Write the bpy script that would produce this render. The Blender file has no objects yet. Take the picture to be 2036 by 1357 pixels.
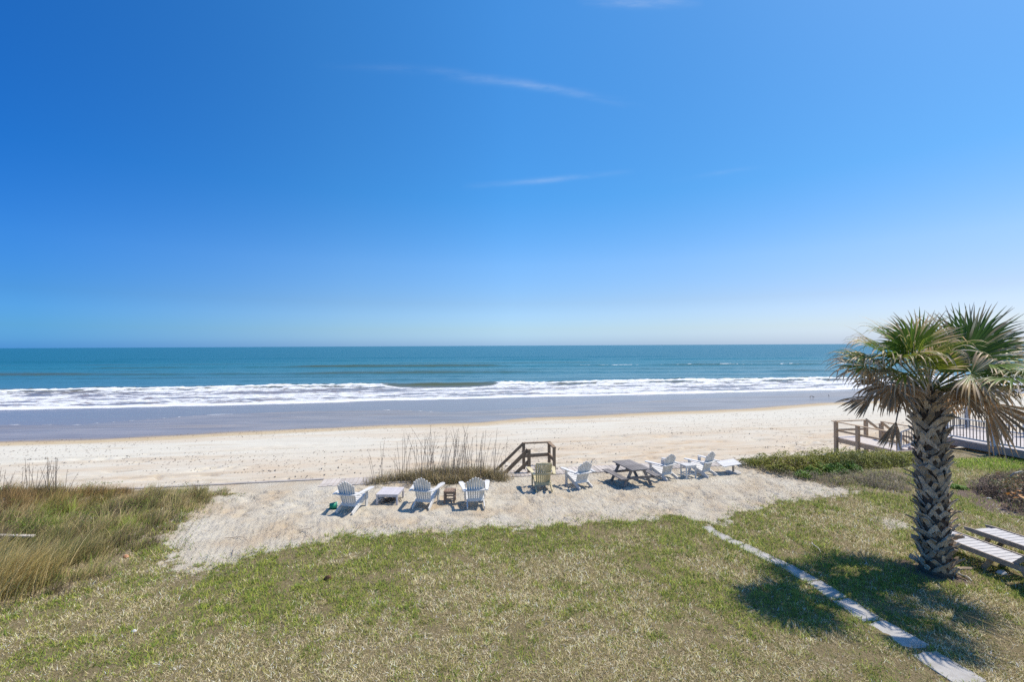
import bpy, math, random
import numpy as np
from mathutils import Vector, Matrix
random.seed(7)
rng = np.random.default_rng(11)
SC = bpy.context.scene
COL = SC.collection
R = math.radians

# ------------------------------------------------------------------ camera
CAM_H = 4.7
FPX = 930.0                       # focal length in pixels of a 2036 px wide picture
PITCH = math.atan(9.3 / FPX)
ROLL = R(0.288)
cam_d = bpy.data.cameras.new("camera")
cam_d.sensor_width = 36.0
cam_d.lens = FPX / 2036.0 * 36.0
cam_d.clip_start = 0.1
cam_d.clip_end = 120000.0
cam = bpy.data.objects.new("camera", cam_d)
COL.objects.link(cam)
f_ = Vector((0, math.cos(PITCH), math.sin(PITCH)))
r_ = Vector((1, 0, 0))
u_ = r_.cross(f_)
cr, sr = math.cos(ROLL), math.sin(ROLL)
rr = r_ * cr + u_ * -sr           # camera x axis
uu = r_ * sr + u_ * cr            # camera y axis
CAM_M = Matrix(((rr.x, uu.x, -f_.x), (rr.y, uu.y, -f_.y), (rr.z, uu.z, -f_.z)))
cam.matrix_world = Matrix.Translation((0, 0, CAM_H)) @ CAM_M.to_4x4()
SC.camera = cam

def G(px, py, z=0.0):
    """point of the place at height z seen at a photograph pixel"""
    d = CAM_M @ Vector(((px - 1018.0) / FPX, (678.5 - py) / FPX, -1.0))
    t = (z - CAM_H) / d.z
    return Vector((d.x * t, d.y * t, z))

def D(px, py, dist):
    """point at forward distance dist seen at a photograph pixel"""
    d = CAM_M @ Vector(((px - 1018.0) / FPX, (678.5 - py) / FPX, -1.0))
    t = dist / d.y
    return Vector((0, 0, CAM_H)) + d * t

# ------------------------------------------------------------------ light
SUN_EL, SUN_AZ = R(59.0), math.atan2(0.96, 0.27)       # azimuth from +Y towards +X
sun_dir = Vector((math.sin(SUN_AZ) * math.cos(SUN_EL), math.cos(SUN_AZ) * math.cos(SUN_EL), math.sin(SUN_EL)))
sd = bpy.data.lights.new("sun", 'SUN')
sd.energy = 4.4
sd.angle = R(0.53)
sd.color = (1.0, 0.905, 0.775)
sun = bpy.data.objects.new("sun", sd)
COL.objects.link(sun)
sun.rotation_euler = sun_dir.to_track_quat('Z', 'Y').to_euler()

world = bpy.data.worlds.new("World")
SC.world = world
world.use_nodes = True
nt = world.node_tree
nt.nodes.clear()
def N(tree, kind, **kw):
    n = tree.nodes.new(kind)
    for k, v in kw.items():
        setattr(n, k, v)
    return n
def L(tree, a, b):
    tree.links.new(a, b)
def MATH(tree, op, a, b=None, c=None, clamp=False):
    n = tree.nodes.new('ShaderNodeMath')
    n.operation = op
    n.use_clamp = clamp
    for i, v in enumerate((a, b, c)):
        if v is None: continue
        if isinstance(v, (int, float)): n.inputs[i].default_value = v
        else: tree.links.new(v, n.inputs[i])
    return n.outputs[0]
sky = N(nt, 'ShaderNodeTexSky', sky_type='NISHITA', sun_disc=False)
sky.sun_elevation = SUN_EL
sky.sun_rotation = SUN_AZ
sky.altitude = 0.0
sky.air_density = 1.0
sky.dust_density = 0.6
sky.ozone_density = 2.2
hs = N(nt, 'ShaderNodeHueSaturation')
hs.inputs['Saturation'].default_value = 1.32
hs.inputs['Hue'].default_value = 0.497
L(nt, sky.outputs[0], hs.inputs['Color'])
# faint cirrus streaks far out over the sea
tc = N(nt, 'ShaderNodeTexCoord')
sx = N(nt, 'ShaderNodeSeparateXYZ')
L(nt, tc.outputs['Generated'], sx.inputs[0])
ysafe = MATH(nt, 'MAXIMUM', sx.outputs['Y'], 0.02)
tx = MATH(nt, 'DIVIDE', sx.outputs['X'], ysafe)
tz = MATH(nt, 'DIVIDE', sx.outputs['Z'], ysafe)
cb = N(nt, 'ShaderNodeCombineXYZ')
L(nt, tx, cb.inputs[0]); L(nt, tz, cb.inputs[1])
def wnoise(sxx, syy, det, off=0.0):
    mp = N(nt, 'ShaderNodeMapping')
    mp.inputs['Scale'].default_value = (sxx, syy, 1)
    mp.inputs['Location'].default_value = (off, off, 0)
    L(nt, cb.outputs[0], mp.inputs[0])
    n = N(nt, 'ShaderNodeTexNoise')
    n.inputs['Scale'].default_value = 1.0
    n.inputs['Detail'].default_value = det
    n.inputs['Roughness'].default_value = 0.62
    L(nt, mp.outputs[0], n.inputs['Vector'])
    return n.outputs[0]
nA = wnoise(9, 40, 8)
nB = wnoise(2.2, 9, 3, 4.0)
def streak(x0, z0, x1, z1, sag, width, fade, amp):
    # soft-edged curved streak between two sky directions
    t = MATH(nt, 'DIVIDE', MATH(nt, 'SUBTRACT', tx, x0), x1 - x0)
    mid = MATH(nt, 'MULTIPLY', MATH(nt, 'MULTIPLY', t, MATH(nt, 'SUBTRACT', 1.0, t)), 4 * sag)
    line = MATH(nt, 'ADD', MATH(nt, 'MULTIPLY_ADD', t, z1 - z0, z0), mid)
    wob = MATH(nt, 'MULTIPLY', MATH(nt, 'SUBTRACT', nB, 0.5), width * 2.2)
    dist = MATH(nt, 'DIVIDE', MATH(nt, 'ADD', MATH(nt, 'SUBTRACT', tz, line), wob), width)
    g = MATH(nt, 'POWER', 2.718, MATH(nt, 'MULTIPLY', MATH(nt, 'MULTIPLY', dist, dist), -1.0))
    e = MATH(nt, 'MULTIPLY', MATH(nt, 'MULTIPLY', t, fade, clamp=True), MATH(nt, 'MULTIPLY', MATH(nt, 'SUBTRACT', 1.0, t), fade, clamp=True))
    nn = MATH(nt, 'MULTIPLY', MATH(nt, 'SUBTRACT', nA, 0.30), 2.6, clamp=True)
    return MATH(nt, 'MULTIPLY', MATH(nt, 'MULTIPLY', MATH(nt, 'MULTIPLY', g, e), nn), amp)
s1 = streak(-0.43, 0.605, 0.30, 0.512, 0.022, 0.009, 1.8, 0.085)
s2 = streak(-0.11, 0.345, 0.27, 0.374, -0.004, 0.0060, 2.2, 0.17)
s3 = streak(-0.16, 0.578, 0.26, 0.512, 0.014, 0.008, 2.0, 0.16)
s4 = streak(0.34, 0.352, 0.56, 0.386, 0.0, 0.005, 2.0, 0.06)
s5 = streak(0.14, 0.742, 0.42, 0.738, 0.0, 0.010, 3.0, 0.22)
tot = MATH(nt, 'ADD', MATH(nt, 'ADD', MATH(nt, 'ADD', s1, s2), MATH(nt, 'ADD', s3, s4)), s5)
front = MATH(nt, 'MULTIPLY', MATH(nt, 'SUBTRACT', sx.outputs['Y'], 0.05), 10.0, clamp=True)
tot = MATH(nt, 'MULTIPLY', tot, front)
mixc = N(nt, 'ShaderNodeMix', data_type='RGBA')
L(nt, tot, mixc.inputs[0])
# tone of the air: bluer low down, deeper away from the sun
def cramp(fac, stops):
    n = N(nt, 'ShaderNodeValToRGB'); e = n.color_ramp.elements
    while len(e) < len(stops): e.new(0.5)
    for i, (p, c) in enumerate(stops):
        e[i].position = p; e[i].color = (*[k / 2.5 for k in c], 1)
    L(nt, fac, n.inputs[0]); return n.outputs[0]
def vmul(a, b2, k):
    n = N(nt, 'ShaderNodeVectorMath', operation='MULTIPLY'); L(nt, a, n.inputs[0]); L(nt, b2, n.inputs[1])
    n2 = N(nt, 'ShaderNodeVectorMath', operation='SCALE'); n2.inputs[3].default_value = k; L(nt, n.outputs[0], n2.inputs[0])
    return n2.outputs[0]
elr = cramp(MATH(nt, 'MAXIMUM', sx.outputs['Z'], 0.0), [(0.0, (0.74, 1.23, 2.5)), (0.035, (0.83, 1.12, 1.72)), (0.09, (0.90, 1.06, 1.42)), (0.17, (1.05, 1.25, 1.54)), (0.30, (0.80, 1.33, 1.60)), (0.58, (1.05, 1.55, 1.75))])
azr = cramp(MATH(nt, 'MULTIPLY_ADD', sx.outputs['X'], 0.5, 0.5), [(0.05, (0.20, 0.50, 0.80)), (0.14, (0.26, 0.56, 0.82)), (0.34, (0.75, 0.85, 0.92)), (0.5, (1.0, 1.0, 1.0)), (0.66, (1.05, 0.95, 0.91)), (0.84, (1.18, 0.94, 0.86)), (1.0, (1.2, 0.93, 0.84))])
tinted = vmul(vmul(hs.outputs[0], elr, 2.5), azr, 2.5)
L(nt, tinted, mixc.inputs[6])
mixc.inputs[7].default_value = (8.0, 8.4, 8.8, 1)
bg = N(nt, 'ShaderNodeBackground')
bg.inputs['Strength'].default_value = 0.094
L(nt, mixc.outputs[2], bg.inputs['Color'])
wo = N(nt, 'ShaderNodeOutputWorld')
L(nt, bg.outputs[0], wo.inputs[0])

SC.view_settings.view_transform = 'Standard'
SC.view_settings.look = 'None'
SC.view_settings.gamma = 1.0
SC.view_settings.use_curve_mapping = False
SC.view_settings.exposure = 0.22
SC.render.engine = 'CYCLES'
SC.cycles.use_denoising = False
SC.cycles.max_bounces = 6
SC.cycles.transparent_max_bounces = 8

# ------------------------------------------------------------------ helpers
ANG = R(9.5)                                   # the shore runs 9.5 degrees off the picture plane
CA, SA = math.cos(ANG), math.sin(ANG)
def uv(x, y): return x * CA + y * SA, -x * SA + y * CA
def xy(u, v): return u * CA - v * SA, u * SA + v * CA

def _h(ix, iy, s):
    n = (ix.astype(np.int64) * 374761393 + iy.astype(np.int64) * 668265263 + s * 1442695041) & 0xffffffff
    n = ((n ^ (n >> 13)) * 1274126177) & 0xffffffff
    n = n ^ (n >> 16)
    return (n & 0xffffff) / float(0xffffff)
def vnoise(x, y, s=0):
    x = np.asarray(x, float); y = np.asarray(y, float)
    ix, iy = np.floor(x), np.floor(y)
    fx, fy = x - ix, y - iy
    fx = fx * fx * (3 - 2 * fx); fy = fy * fy * (3 - 2 * fy)
    a = _h(ix, iy, s); b = _h(ix + 1, iy, s); c = _h(ix, iy + 1, s); d = _h(ix + 1, iy + 1, s)
    return (a * (1 - fx) + b * fx) * (1 - fy) + (c * (1 - fx) + d * fx) * fy
def fbm(x, y, o=4, s=0):
    t = 0; a = 0.5; n = 0
    for k in range(o):
        t = t + a * vnoise(np.asarray(x) * 2 ** k + 17.3 * k, np.asarray(y) * 2 ** k - 9.1 * k, s + k)
        n += a; a *= 0.5
    return t / n
def sstep(a, b, x):
    t = np.clip((np.asarray(x, float) - a) / (b - a), 0, 1)
    return t * t * (3 - 2 * t)

def in_poly(px, py, poly):
    px = np.asarray(px); py = np.asarray(py)
    inside = np.zeros(px.shape, bool)
    n = len(poly)
    for i in range(n):
        x0, y0 = poly[i]; x1, y1 = poly[(i + 1) % n]
        if y0 == y1: continue
        c = ((y0 > py) != (y1 > py)) & (px < (x1 - x0) * (py - y0) / (y1 - y0) + x0)
        inside ^= c
    return inside
def poly_dist(px, py, poly):
    """signed distance, positive inside"""
    best = np.full(np.shape(px), 1e9)
    n = len(poly)
    for i in range(n):
        x0, y0 = poly[i]; x1, y1 = poly[(i + 1) % n]
        dx, dy = x1 - x0, y1 - y0
        t = np.clip(((px - x0) * dx + (py - y0) * dy) / (dx * dx + dy * dy + 1e-9), 0, 1)
        best = np.minimum(best, np.hypot(px - x0 - t * dx, py - y0 - t * dy))
    return np.where(in_poly(px, py, poly), best, -best)
def ground_poly(pts): return [tuple(G(x, y).xy) for x, y in pts]

def mesh_np(name, V, F, cols=None, attrs=None, smooth=False):
    """mesh from numpy vertices and an (n,3) or (n,4) face array"""
    me = bpy.data.meshes.new(name)
    V = np.ascontiguousarray(V, dtype=np.float32)
    Fs = F if isinstance(F, (list, tuple)) else [F]
    Fs = [np.asarray(f, dtype=np.int32) for f in Fs if len(f)]
    me.vertices.add(len(V)); me.vertices.foreach_set('co', V.ravel())
    loops = np.concatenate([f.ravel() for f in Fs])
    tot = np.concatenate([np.full(len(f), f.shape[1], np.int32) for f in Fs])
    start = np.concatenate([[0], np.cumsum(tot)[:-1]]).astype(np.int32)
    me.loops.add(len(loops)); me.loops.foreach_set('vertex_index', loops)
    me.polygons.add(len(tot)); me.polygons.foreach_set('loop_start', start)
    try: me.polygons.foreach_set('loop_total', tot)
    except Exception: pass
    if cols is not None:
        a = me.color_attributes.new('Col', 'FLOAT_COLOR', 'POINT')
        c = np.ones((len(V), 4), np.float32); c[:, :3] = cols
        a.data.foreach_set('color', c.ravel())
    for k, v in (attrs or {}).items():
        a = me.attributes.new(k, 'FLOAT', 'POINT')
        a.data.foreach_set('value', np.ascontiguousarray(v, dtype=np.float32).ravel())
    me.update(calc_edges=True)
    me.validate()
    if smooth:
        me.polygons.foreach_set('use_smooth', np.ones(len(me.polygons), bool))
    return me

class MB:
    def __init__(s): s.v = []; s.f = []
    def quad_box(s, c8):
        b = len(s.v); s.v += [tuple(p) for p in c8]
        for q in ((0, 3, 2, 1), (4, 5, 6, 7), (0, 1, 5, 4), (1, 2, 6, 5), (2, 3, 7, 6), (3, 0, 4, 7)):
            s.f.append(tuple(b + i for i in q))
    def box(s, c, d, rot=None):
        c = Vector(c); h = [k / 2 for k in d]
        pts = [(-1, -1, -1), (1, -1, -1), (1, 1, -1), (-1, 1, -1), (-1, -1, 1), (1, -1, 1), (1, 1, 1), (-1, 1, 1)]
        out = []
        for p in pts:
            q = Vector((p[0] * h[0], p[1] * h[1], p[2] * h[2]))
            if rot is not None: q = rot @ q
            out.append(c + q)
        s.quad_box(out); return s
    def bar(s, a, b, w, h, up=(0, 0, 1), w2=None, h2=None):
        """box from a to b; w across, h along up"""
        a = Vector(a); b = Vector(b); d = (b - a).normalized()
        side = d.cross(Vector(up))
        if side.length < 1e-4: side = d.cross(Vector((0, 1, 0)))
        side.normalize(); upv = side.cross(d).normalized()
        w2 = w if w2 is None else w2; h2 = h if h2 is None else h2
        o = []
        for p, ww, hh in ((a, w, h), (b, w2, h2)):
            o.append([p - side * ww / 2 - upv * hh / 2, p + side * ww / 2 - upv * hh / 2, p + side * ww / 2 + upv * hh / 2, p - side * ww / 2 + upv * hh / 2])
        s.quad_box(o[0] + o[1]); return s
    def prism(s, outline, o, ax, ay, thick):
        """outline (x,y) list extruded by thick along ax x ay, centred"""
        o = Vector(o); ax = Vector(ax); ay = Vector(ay); n = ax.cross(ay).normalized() * thick / 2
        b = len(s.v); k = len(outline)
        for sg in (-1, 1):
            for (x, y) in outline: s.v.append(tuple(o + ax * x + ay * y + n * sg))
        s.f.append(tuple(b + i for i in reversed(range(k))))
        s.f.append(tuple(b + k + i for i in range(k)))
        for i in range(k):
            j = (i + 1) % k
            s.f.append((b + i, b + j, b + k + j, b + k + i))
        return s
    def tube(s, pts, rad, n=6):
        pts = [Vector(p) for p in pts]
        rad = rad if isinstance(rad, (list, tuple)) else [rad] * len(pts)
        b = len(s.v)
        prev = None
        for i, p in enumerate(pts):
            d = (pts[min(i + 1, len(pts) - 1)] - pts[max(i - 1, 0)]).normalized()
            ref = Vector((0, 0, 1)) if abs(d.z) < 0.9 else Vector((1, 0, 0))
            if prev is not None: ref = prev
            a = d.cross(ref).normalized(); c = a.cross(d).normalized(); prev = c
            for k in range(n):
                t = 2 * math.pi * k / n
                s.v.append(tuple(p + (a * math.cos(t) + c * math.sin(t)) * rad[i]))
        for i in range(len(pts) - 1):
            for k in range(n):
                q = (k + 1) % n
                s.f.append((b + i * n + k, b + i * n + q, b + (i + 1) * n + q, b + (i + 1) * n + k))
        s.f.append(tuple(b + k for k in reversed(range(n))))
        s.f.append(tuple(b + (len(pts) - 1) * n + k for k in range(n)))
        return s
    def mesh(s, name, m, smooth=False):
        me = bpy.data.meshes.new(name)
        me.from_pydata(s.v, [], s.f); me.update()
        if smooth:
            me.polygons.foreach_set('use_smooth', np.ones(len(me.polygons), bool))
        me.materials.append(m)
        return me
    def build(s, name, m, parent=None, smooth=False, bevel=0.0):
        o = put(name, s.mesh(name, m, smooth), parent)
        if bevel:
            md = o.modifiers.new('edge', 'BEVEL'); md.width = bevel; md.segments = 1; md.limit_method = 'ANGLE'
        return o

def put(name, me, parent=None, loc=None, rot=None, mat4=None):
    o = bpy.data.objects.new(name, me); COL.objects.link(o)
    if parent is not None: o.parent = parent
    if mat4 is not None: o.matrix_local = mat4
    if loc is not None: o.location = loc
    if rot is not None: o.rotation_euler = rot
    return o
def tag(o, label=None, cat=None, group=None, kind=None):
    if label: o['label'] = label
    if cat: o['category'] = cat
    if group: o['group'] = group
    if kind: o['kind'] = kind
    return o
def thing(name, label, cat, loc=(0, 0, 0), rz=0.0, group=None):
    o = bpy.data.objects.new(name, None); COL.objects.link(o)
    o.empty_display_size = 0.2
    o.location = loc; o.rotation_euler = (0, 0, rz)
    return tag(o, label, cat, group)
def copy_tree(o, parent=None):
    c = o.copy(); COL.objects.link(c)
    if parent is not None: c.parent = parent
    for ch in list(o.children): copy_tree(ch, c)
    return c

# ------------------------------------------------------------------ materials
def base_mat(name, rough=0.8, spec=0.3):
    m = bpy.data.materials.new(name); m.use_nodes = True
    t = m.node_tree; b = t.nodes['Principled BSDF']
    b.inputs['Roughness'].default_value = rough
    b.inputs['Specular IOR Level'].default_value = spec
    return m, t, b
def coords(t, scale=(1, 1, 1), kind='Object', rz=0.0):
    c = N(t, 'ShaderNodeTexCoord') if kind == 'Object' else N(t, 'ShaderNodeNewGeometry')
    mp = N(t, 'ShaderNodeMapping'); mp.inputs['Scale'].default_value = scale
    mp.inputs['Rotation'].default_value = (0, 0, rz)
    L(t, c.outputs['Object' if kind == 'Object' else 'Position'], mp.inputs[0])
    return mp.outputs[0]
def noise(t, vec, scale, det=4, rough=0.55, dist=0.0):
    n = N(t, 'ShaderNodeTexNoise'); n.inputs['Scale'].default_value = scale
    n.inputs['Detail'].default_value = det; n.inputs['Roughness'].default_value = rough
    n.inputs['Distortion'].default_value = dist
    L(t, vec, n.inputs['Vector']); return n.outputs[0]
def ramp(t, fac, stops):
    n = N(t, 'ShaderNodeValToRGB'); e = n.color_ramp.elements
    while len(e) < len(stops): e.new(0.5)
    for i, (p, c) in enumerate(stops):
        e[i].position = p; e[i].color = (*c, 1) if len(c) == 3 else c
    L(t, fac, n.inputs[0]); return n.outputs[0]
def mix(t, fac, a, b):
    n = N(t, 'ShaderNodeMix', data_type='RGBA')
    for i, v in ((0, fac), (6, a), (7, b)):
        if isinstance(v, (int, float)): n.inputs[i].default_value = v
        elif isinstance(v, tuple): n.inputs[i].default_value = (*v, 1)
        else: L(t, v, n.inputs[i])
    return n.outputs[2]
def bump(t, b, h, strength=0.5, dist=0.02, normal=None):
    n = N(t, 'ShaderNodeBump'); n.inputs['Strength'].default_value = strength
    n.inputs['Distance'].default_value = dist
    L(t, h, n.inputs['Height'])
    if normal is not None: L(t, normal, n.inputs['Normal'])
    if b is not None: L(t, n.outputs[0], b.inputs['Normal'])
    return n.outputs[0]
def rnd(t):
    return N(t, 'ShaderNodeObjectInfo').outputs['Random']

def weathered(name, c1, c2, scale=9.0, stretch=(1, 1, 1), rough=0.75, bumpd=0.004, spec=0.25, var=0.25):
    """painted or bare wood with grain, stains and a tint that differs from piece to piece"""
    m, t, b = base_mat(name, rough, spec)
    v = coords(t, stretch)
    n1 = noise(t, v, scale, 6, 0.65); n2 = noise(t, coords(t), 1.7, 3)
    c = ramp(t, n1, [(0.32, c1), (0.68, c2)])
    dark = tuple(k * (1 - var) for k in c1)
    c = mix(t, MATH(t, 'MULTIPLY', MATH(t, 'SUBTRACT', n2, 0.45), 2.0, clamp=True), c, dark)
    hv = N(t, 'ShaderNodeHueSaturation')
    L(t, MATH(t, 'MULTIPLY_ADD', rnd(t), var, 1 - var * 0.6), hv.inputs['Value'])
    L(t, c, hv.inputs['Color']); L(t, hv.outputs[0], b.inputs['Base Color'])
    bump(t, b, n1, 0.5, bumpd)
    return m
M = {}
M['white_paint'] = weathered('white_paint', (0.60, 0.59, 0.56), (0.74, 0.735, 0.715), 5, (3, 3, 1), rough=0.55, var=0.16)
M['yellow_wood'] = weathered('yellowed_wood', (0.50, 0.42, 0.22), (0.66, 0.60, 0.42), 14, (6, 6, 1), var=0.22)
M['grey_slat'] = weathered('grey_white_slat', (0.52, 0.49, 0.50), (0.66, 0.63, 0.64), 12, var=0.12)
M['lounge_slat'] = weathered('pale_lounge_slat', (0.46, 0.445, 0.44), (0.58, 0.565, 0.555), 12, var=0.10)
M['grey_frame'] = weathered('weathered_grey_frame', (0.30, 0.25, 0.205), (0.45, 0.385, 0.32), 14, var=0.2)
M['tan_wood'] = weathered('tan_wood', (0.33, 0.24, 0.15), (0.48, 0.37, 0.25), 14, var=0.2)
M['brown_stain'] = weathered('brown_stained_wood', (0.22, 0.155, 0.115), (0.32, 0.23, 0.17), 12, var=0.25)
M['picnic'] = weathered('dark_weathered_wood', (0.15, 0.135, 0.125), (0.34, 0.32, 0.31), 16, (1, 5, 5), var=0.3)
M['rail_wood'] = weathered('railing_wood', (0.22, 0.155, 0.10), (0.35, 0.255, 0.165), 12, var=0.25)
M['plank'] = weathered('grey_boardwalk_plank', (0.42, 0.375, 0.33), (0.60, 0.545, 0.49), 10, (1, 4, 1), var=0.35)
M['landing'] = weathered('landing_wood', (0.42, 0.30, 0.19), (0.58, 0.44, 0.29), 12, var=0.2)
M['fascia'] = weathered('brown_fascia', (0.40, 0.29, 0.225), (0.48, 0.36, 0.29), 10, var=0.1)
M['deck_board'] = weathered('pale_deck_board', (0.52, 0.47, 0.44), (0.62, 0.57, 0.53), 10, var=0.1)
M['baluster'] = weathered('dark_baluster', (0.10, 0.085, 0.08), (0.16, 0.14, 0.13), 10, var=0.1)
M['driftwood'] = weathered('driftwood', (0.09, 0.075, 0.065), (0.22, 0.19, 0.16), 14, var=0.3)
M['twig'] = weathered('dry_twig', (0.25, 0.18, 0.13), (0.42, 0.33, 0.25), 14, var=0.3)
M['bleached'] = weathered('bleached_stem', (0.55, 0.50, 0.42), (0.72, 0.66, 0.56), 14, var=0.2)
M['green_plastic'] = weathered('green_plastic', (0.02, 0.22, 0.12), (0.04, 0.32, 0.18), 5, rough=0.35, var=0.1)
M['teal_plastic'] = weathered('teal_plastic', (0.20, 0.45, 0.42), (0.32, 0.55, 0.50), 5, rough=0.35, var=0.1)
M['terracotta'] = weathered('terracotta', (0.42, 0.20, 0.10), (0.55, 0.30, 0.17), 12, var=0.1)
M['concrete'] = weathered('rough_concrete', (0.40, 0.385, 0.36), (0.56, 0.54, 0.50), 9, var=0.2)
M['bird'] = weathered('bird_feather', (0.10, 0.09, 0.08), (0.30, 0.28, 0.25), 30, var=0.3)
M['white_scrap'] = weathered('white_scrap', (0.66, 0.64, 0.60), (0.80, 0.78, 0.74), 20, var=0.1)
M['dark_leaf'] = weathered('dead_leaf', (0.05, 0.03, 0.02), (0.22, 0.12, 0.06), 20, var=0.1)

def plant_mat(name, trans=0.25, rough=0.5, spec=0.3, up=0.0):
    m, t, b = base_mat(name, rough, spec)
    if up:
        g_ = N(t, 'ShaderNodeNewGeometry'); va_ = N(t, 'ShaderNodeVectorMath', operation='MULTIPLY_ADD')
        L(t, g_.outputs['Normal'], va_.inputs[0]); va_.inputs[1].default_value = (1 - up,) * 3; va_.inputs[2].default_value = (0, 0, up)
        vn_ = N(t, 'ShaderNodeVectorMath', operation='NORMALIZE'); L(t, va_.outputs[0], vn_.inputs[0]); L(t, vn_.outputs[0], b.inputs['Normal'])
    a = N(t, 'ShaderNodeAttribute', attribute_name='Col')
    L(t, a.outputs['Color'], b.inputs['Base Color'])
    tr = N(t, 'ShaderNodeBsdfTranslucent'); L(t, a.outputs['Color'], tr.inputs['Color'])
    mx = N(t, 'ShaderNodeMixShader'); mx.inputs[0].default_value = trans
    out = t.nodes['Material Output']
    L(t, b.outputs[0], mx.inputs[1]); L(t, tr.outputs[0], mx.inputs[2]); L(t, mx.outputs[0], out.inputs[0])
    return m
M['grass'] = plant_mat('grass_blade', 0.28, 0.6, 0.15, 0.42)
M['leaf'] = plant_mat('leaf', 0.3, 0.5, 0.25, 0.35)
M['frond'] = plant_mat('frond_leaf', 0.38, 0.42, 0.35)
M['dry_frond'] = plant_mat('dry_frond_leaf', 0.42, 0.6, 0.3)

# boots of the palm trunk
m, t, b = base_mat('palm_bark', 0.85, 0.2)
v = coords(t, (3, 3, 1)); n1 = noise(t, v, 14, 8, 0.7); n2 = noise(t, coords(t), 5, 4)
c = ramp(t, n1, [(0.30, (0.21, 0.15, 0.10)), (0.48, (0.50, 0.39, 0.275)), (0.66, (0.72, 0.60, 0.455))])
c = mix(t, MATH(t, 'MULTIPLY', MATH(t, 'SUBTRACT', n2, 0.5), 2.5, clamp=True), c, (0.24, 0.19, 0.14))
hv = N(t, 'ShaderNodeHueSaturation'); L(t, MATH(t, 'MULTIPLY_ADD', rnd(t), 0.85, 0.48), hv.inputs['Value'])
L(t, c, hv.inputs['Color']); L(t, hv.outputs[0], b.inputs['Base Color']); bump(t, b, n1, 0.8, 0.012)
M['bark'] = m
m, t, b = base_mat('palm_fibre', 0.9, 0.1)
v = coords(t, (6, 6, 1)); n1 = noise(t, v, 12, 6, 0.7)
L(t, ramp(t, n1, [(0.3, (0.065, 0.046, 0.033)), (0.7, (0.221, 0.156, 0.111))]), b.inputs['Base Color']); bump(t, b, n1, 0.9, 0.02)
M['fibre'] = m

def attr(t, name): return N(t, 'ShaderNodeAttribute', attribute_name=name).outputs['Fac']

# ------------------------------------------------------------------ the dune top: lawn and sand
SAND = ground_poly([(470, 972), (440, 992), (395, 1012), (352, 1046), (318, 1082), (330, 1104), (290, 1135), (330, 1150), (400, 1128), (470, 1118),
                    (520, 1100), (570, 1092), (640, 1084), (690, 1068), (760, 1066), (830, 1056), (900, 1056), (980, 1050), (1060, 1050),
                    (1150, 1040), (1240, 1036), (1340, 1030), (1375, 1036), (1400, 1050), (1436, 1050), (1470, 1036), (1510, 1014),
                    (1560, 1000), (1620, 989), (1692, 980), (1660, 962), (1600, 950), (1540, 938), (1500, 926), (1478, 914), (1200, 900), (800, 920), (470, 955)])
def px_poly(pts): return ground_poly(pts)
VEG_LEFT = px_poly([(-260, 975), (200, 976), (455, 978), (400, 1012), (352, 1050), (318, 1084), (270, 1110), (240, 1150), (150, 1185), (60, 1205), (-120, 1260), (-400, 1200)])
SCRUB = px_poly([(1500, 932), (1600, 925), (1700, 918), (1790, 925), (1812, 960), (1815, 992), (1740, 985), (1692, 976), (1600, 955)])
MULCH = px_poly([(1925, 955), (1985, 940), (2060, 942), (2200, 960), (2200, 1040), (2036, 1032), (1960, 1022), (1905, 985)])

def ztop(x, y):
    x = np.asarray(x, float); y = np.asarray(y, float)
    s = poly_dist(x, y, SAND)
    base = 0.05 * (fbm(x / 3.0, y / 3.0, 3, 5) - 0.5) + 0.035 * (1 - sstep(-0.25, 0.15, s))
    edge = 1 - sstep(16.9, 17.35, uv(x, y)[1])
    return base * edge
def Z(x, y): return float(ztop(np.array([x]), np.array([y]))[0])
def GZ(px, py, z=0.0):
    p = G(px, py, z); return Vector((p.x, p.y, Z(p.x, p.y) + z))

def grid_mesh(name, U, W, zf, attrs, smooth=True):
    nu, nv = U.shape
    X, Y = xy(U, W)
    Zv = zf(X, Y)
    V = np.stack([X.ravel(), Y.ravel(), Zv.ravel()], 1)
    i = np.arange(nu * nv).reshape(nu, nv)
    F = np.stack([i[:-1, :-1].ravel(), i[1:, :-1].ravel(), i[1:, 1:].ravel(), i[:-1, 1:].ravel()], 1)
    at = {k: f(X, Y).ravel() for k, f in attrs.items()}
    return mesh_np(name, V, F, attrs=at, smooth=smooth)

BARE = ground_poly([(1712, 1026), (1760, 1026), (1815, 1048), (1808, 1062), (1762, 1050)])
BARES = [(*G(a, b_).xy, r) for a, b_, r in ((735, 1200, .26), (770, 1222, .22), (778, 1272, .26), (830, 1290, .2), (860, 1195, .2), (960, 1280, .18), (560, 1255, .16), (1145, 1262, .2), (330, 1150, .3), (385, 1148, .35), (450, 1140, .3), (1500, 1225, .25), (1620, 1310, .3), (690, 1110, .25), (1900, 908, .5), (1935, 906, .5), (1965, 1045, .3), (1905, 1050, .25))]
def lawn_mask(x, y):
    s = poly_dist(x, y, SAND) + 1.05 * (fbm(x / 0.9, y / 0.9, 4, 21) - 0.5) + 0.75 * (fbm(x / 0.16, y / 0.16, 2, 28) - 0.5)
    g = 1 - sstep(-0.22, 0.26, s)
    v = uv(x, y)[1]
    bare = .75 * sstep(-.25, .30, poly_dist(x, y, BARE) + .9 * (fbm(x / .4, y / .4, 3, 29) - .5))
    for bx, by, br in BARES: bare = np.maximum(bare, (1 - sstep(br * .5, br, np.hypot((x - bx) * .7, (y - by)) + .9 * (fbm(x / .22, y / .22, 3, 30) - .5))) * .35)
    g = g * (1 - .85 * bare)
    g = np.where(v > 16.35, np.where(x > 8.5, g, 0.0), g)
    return g
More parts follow.
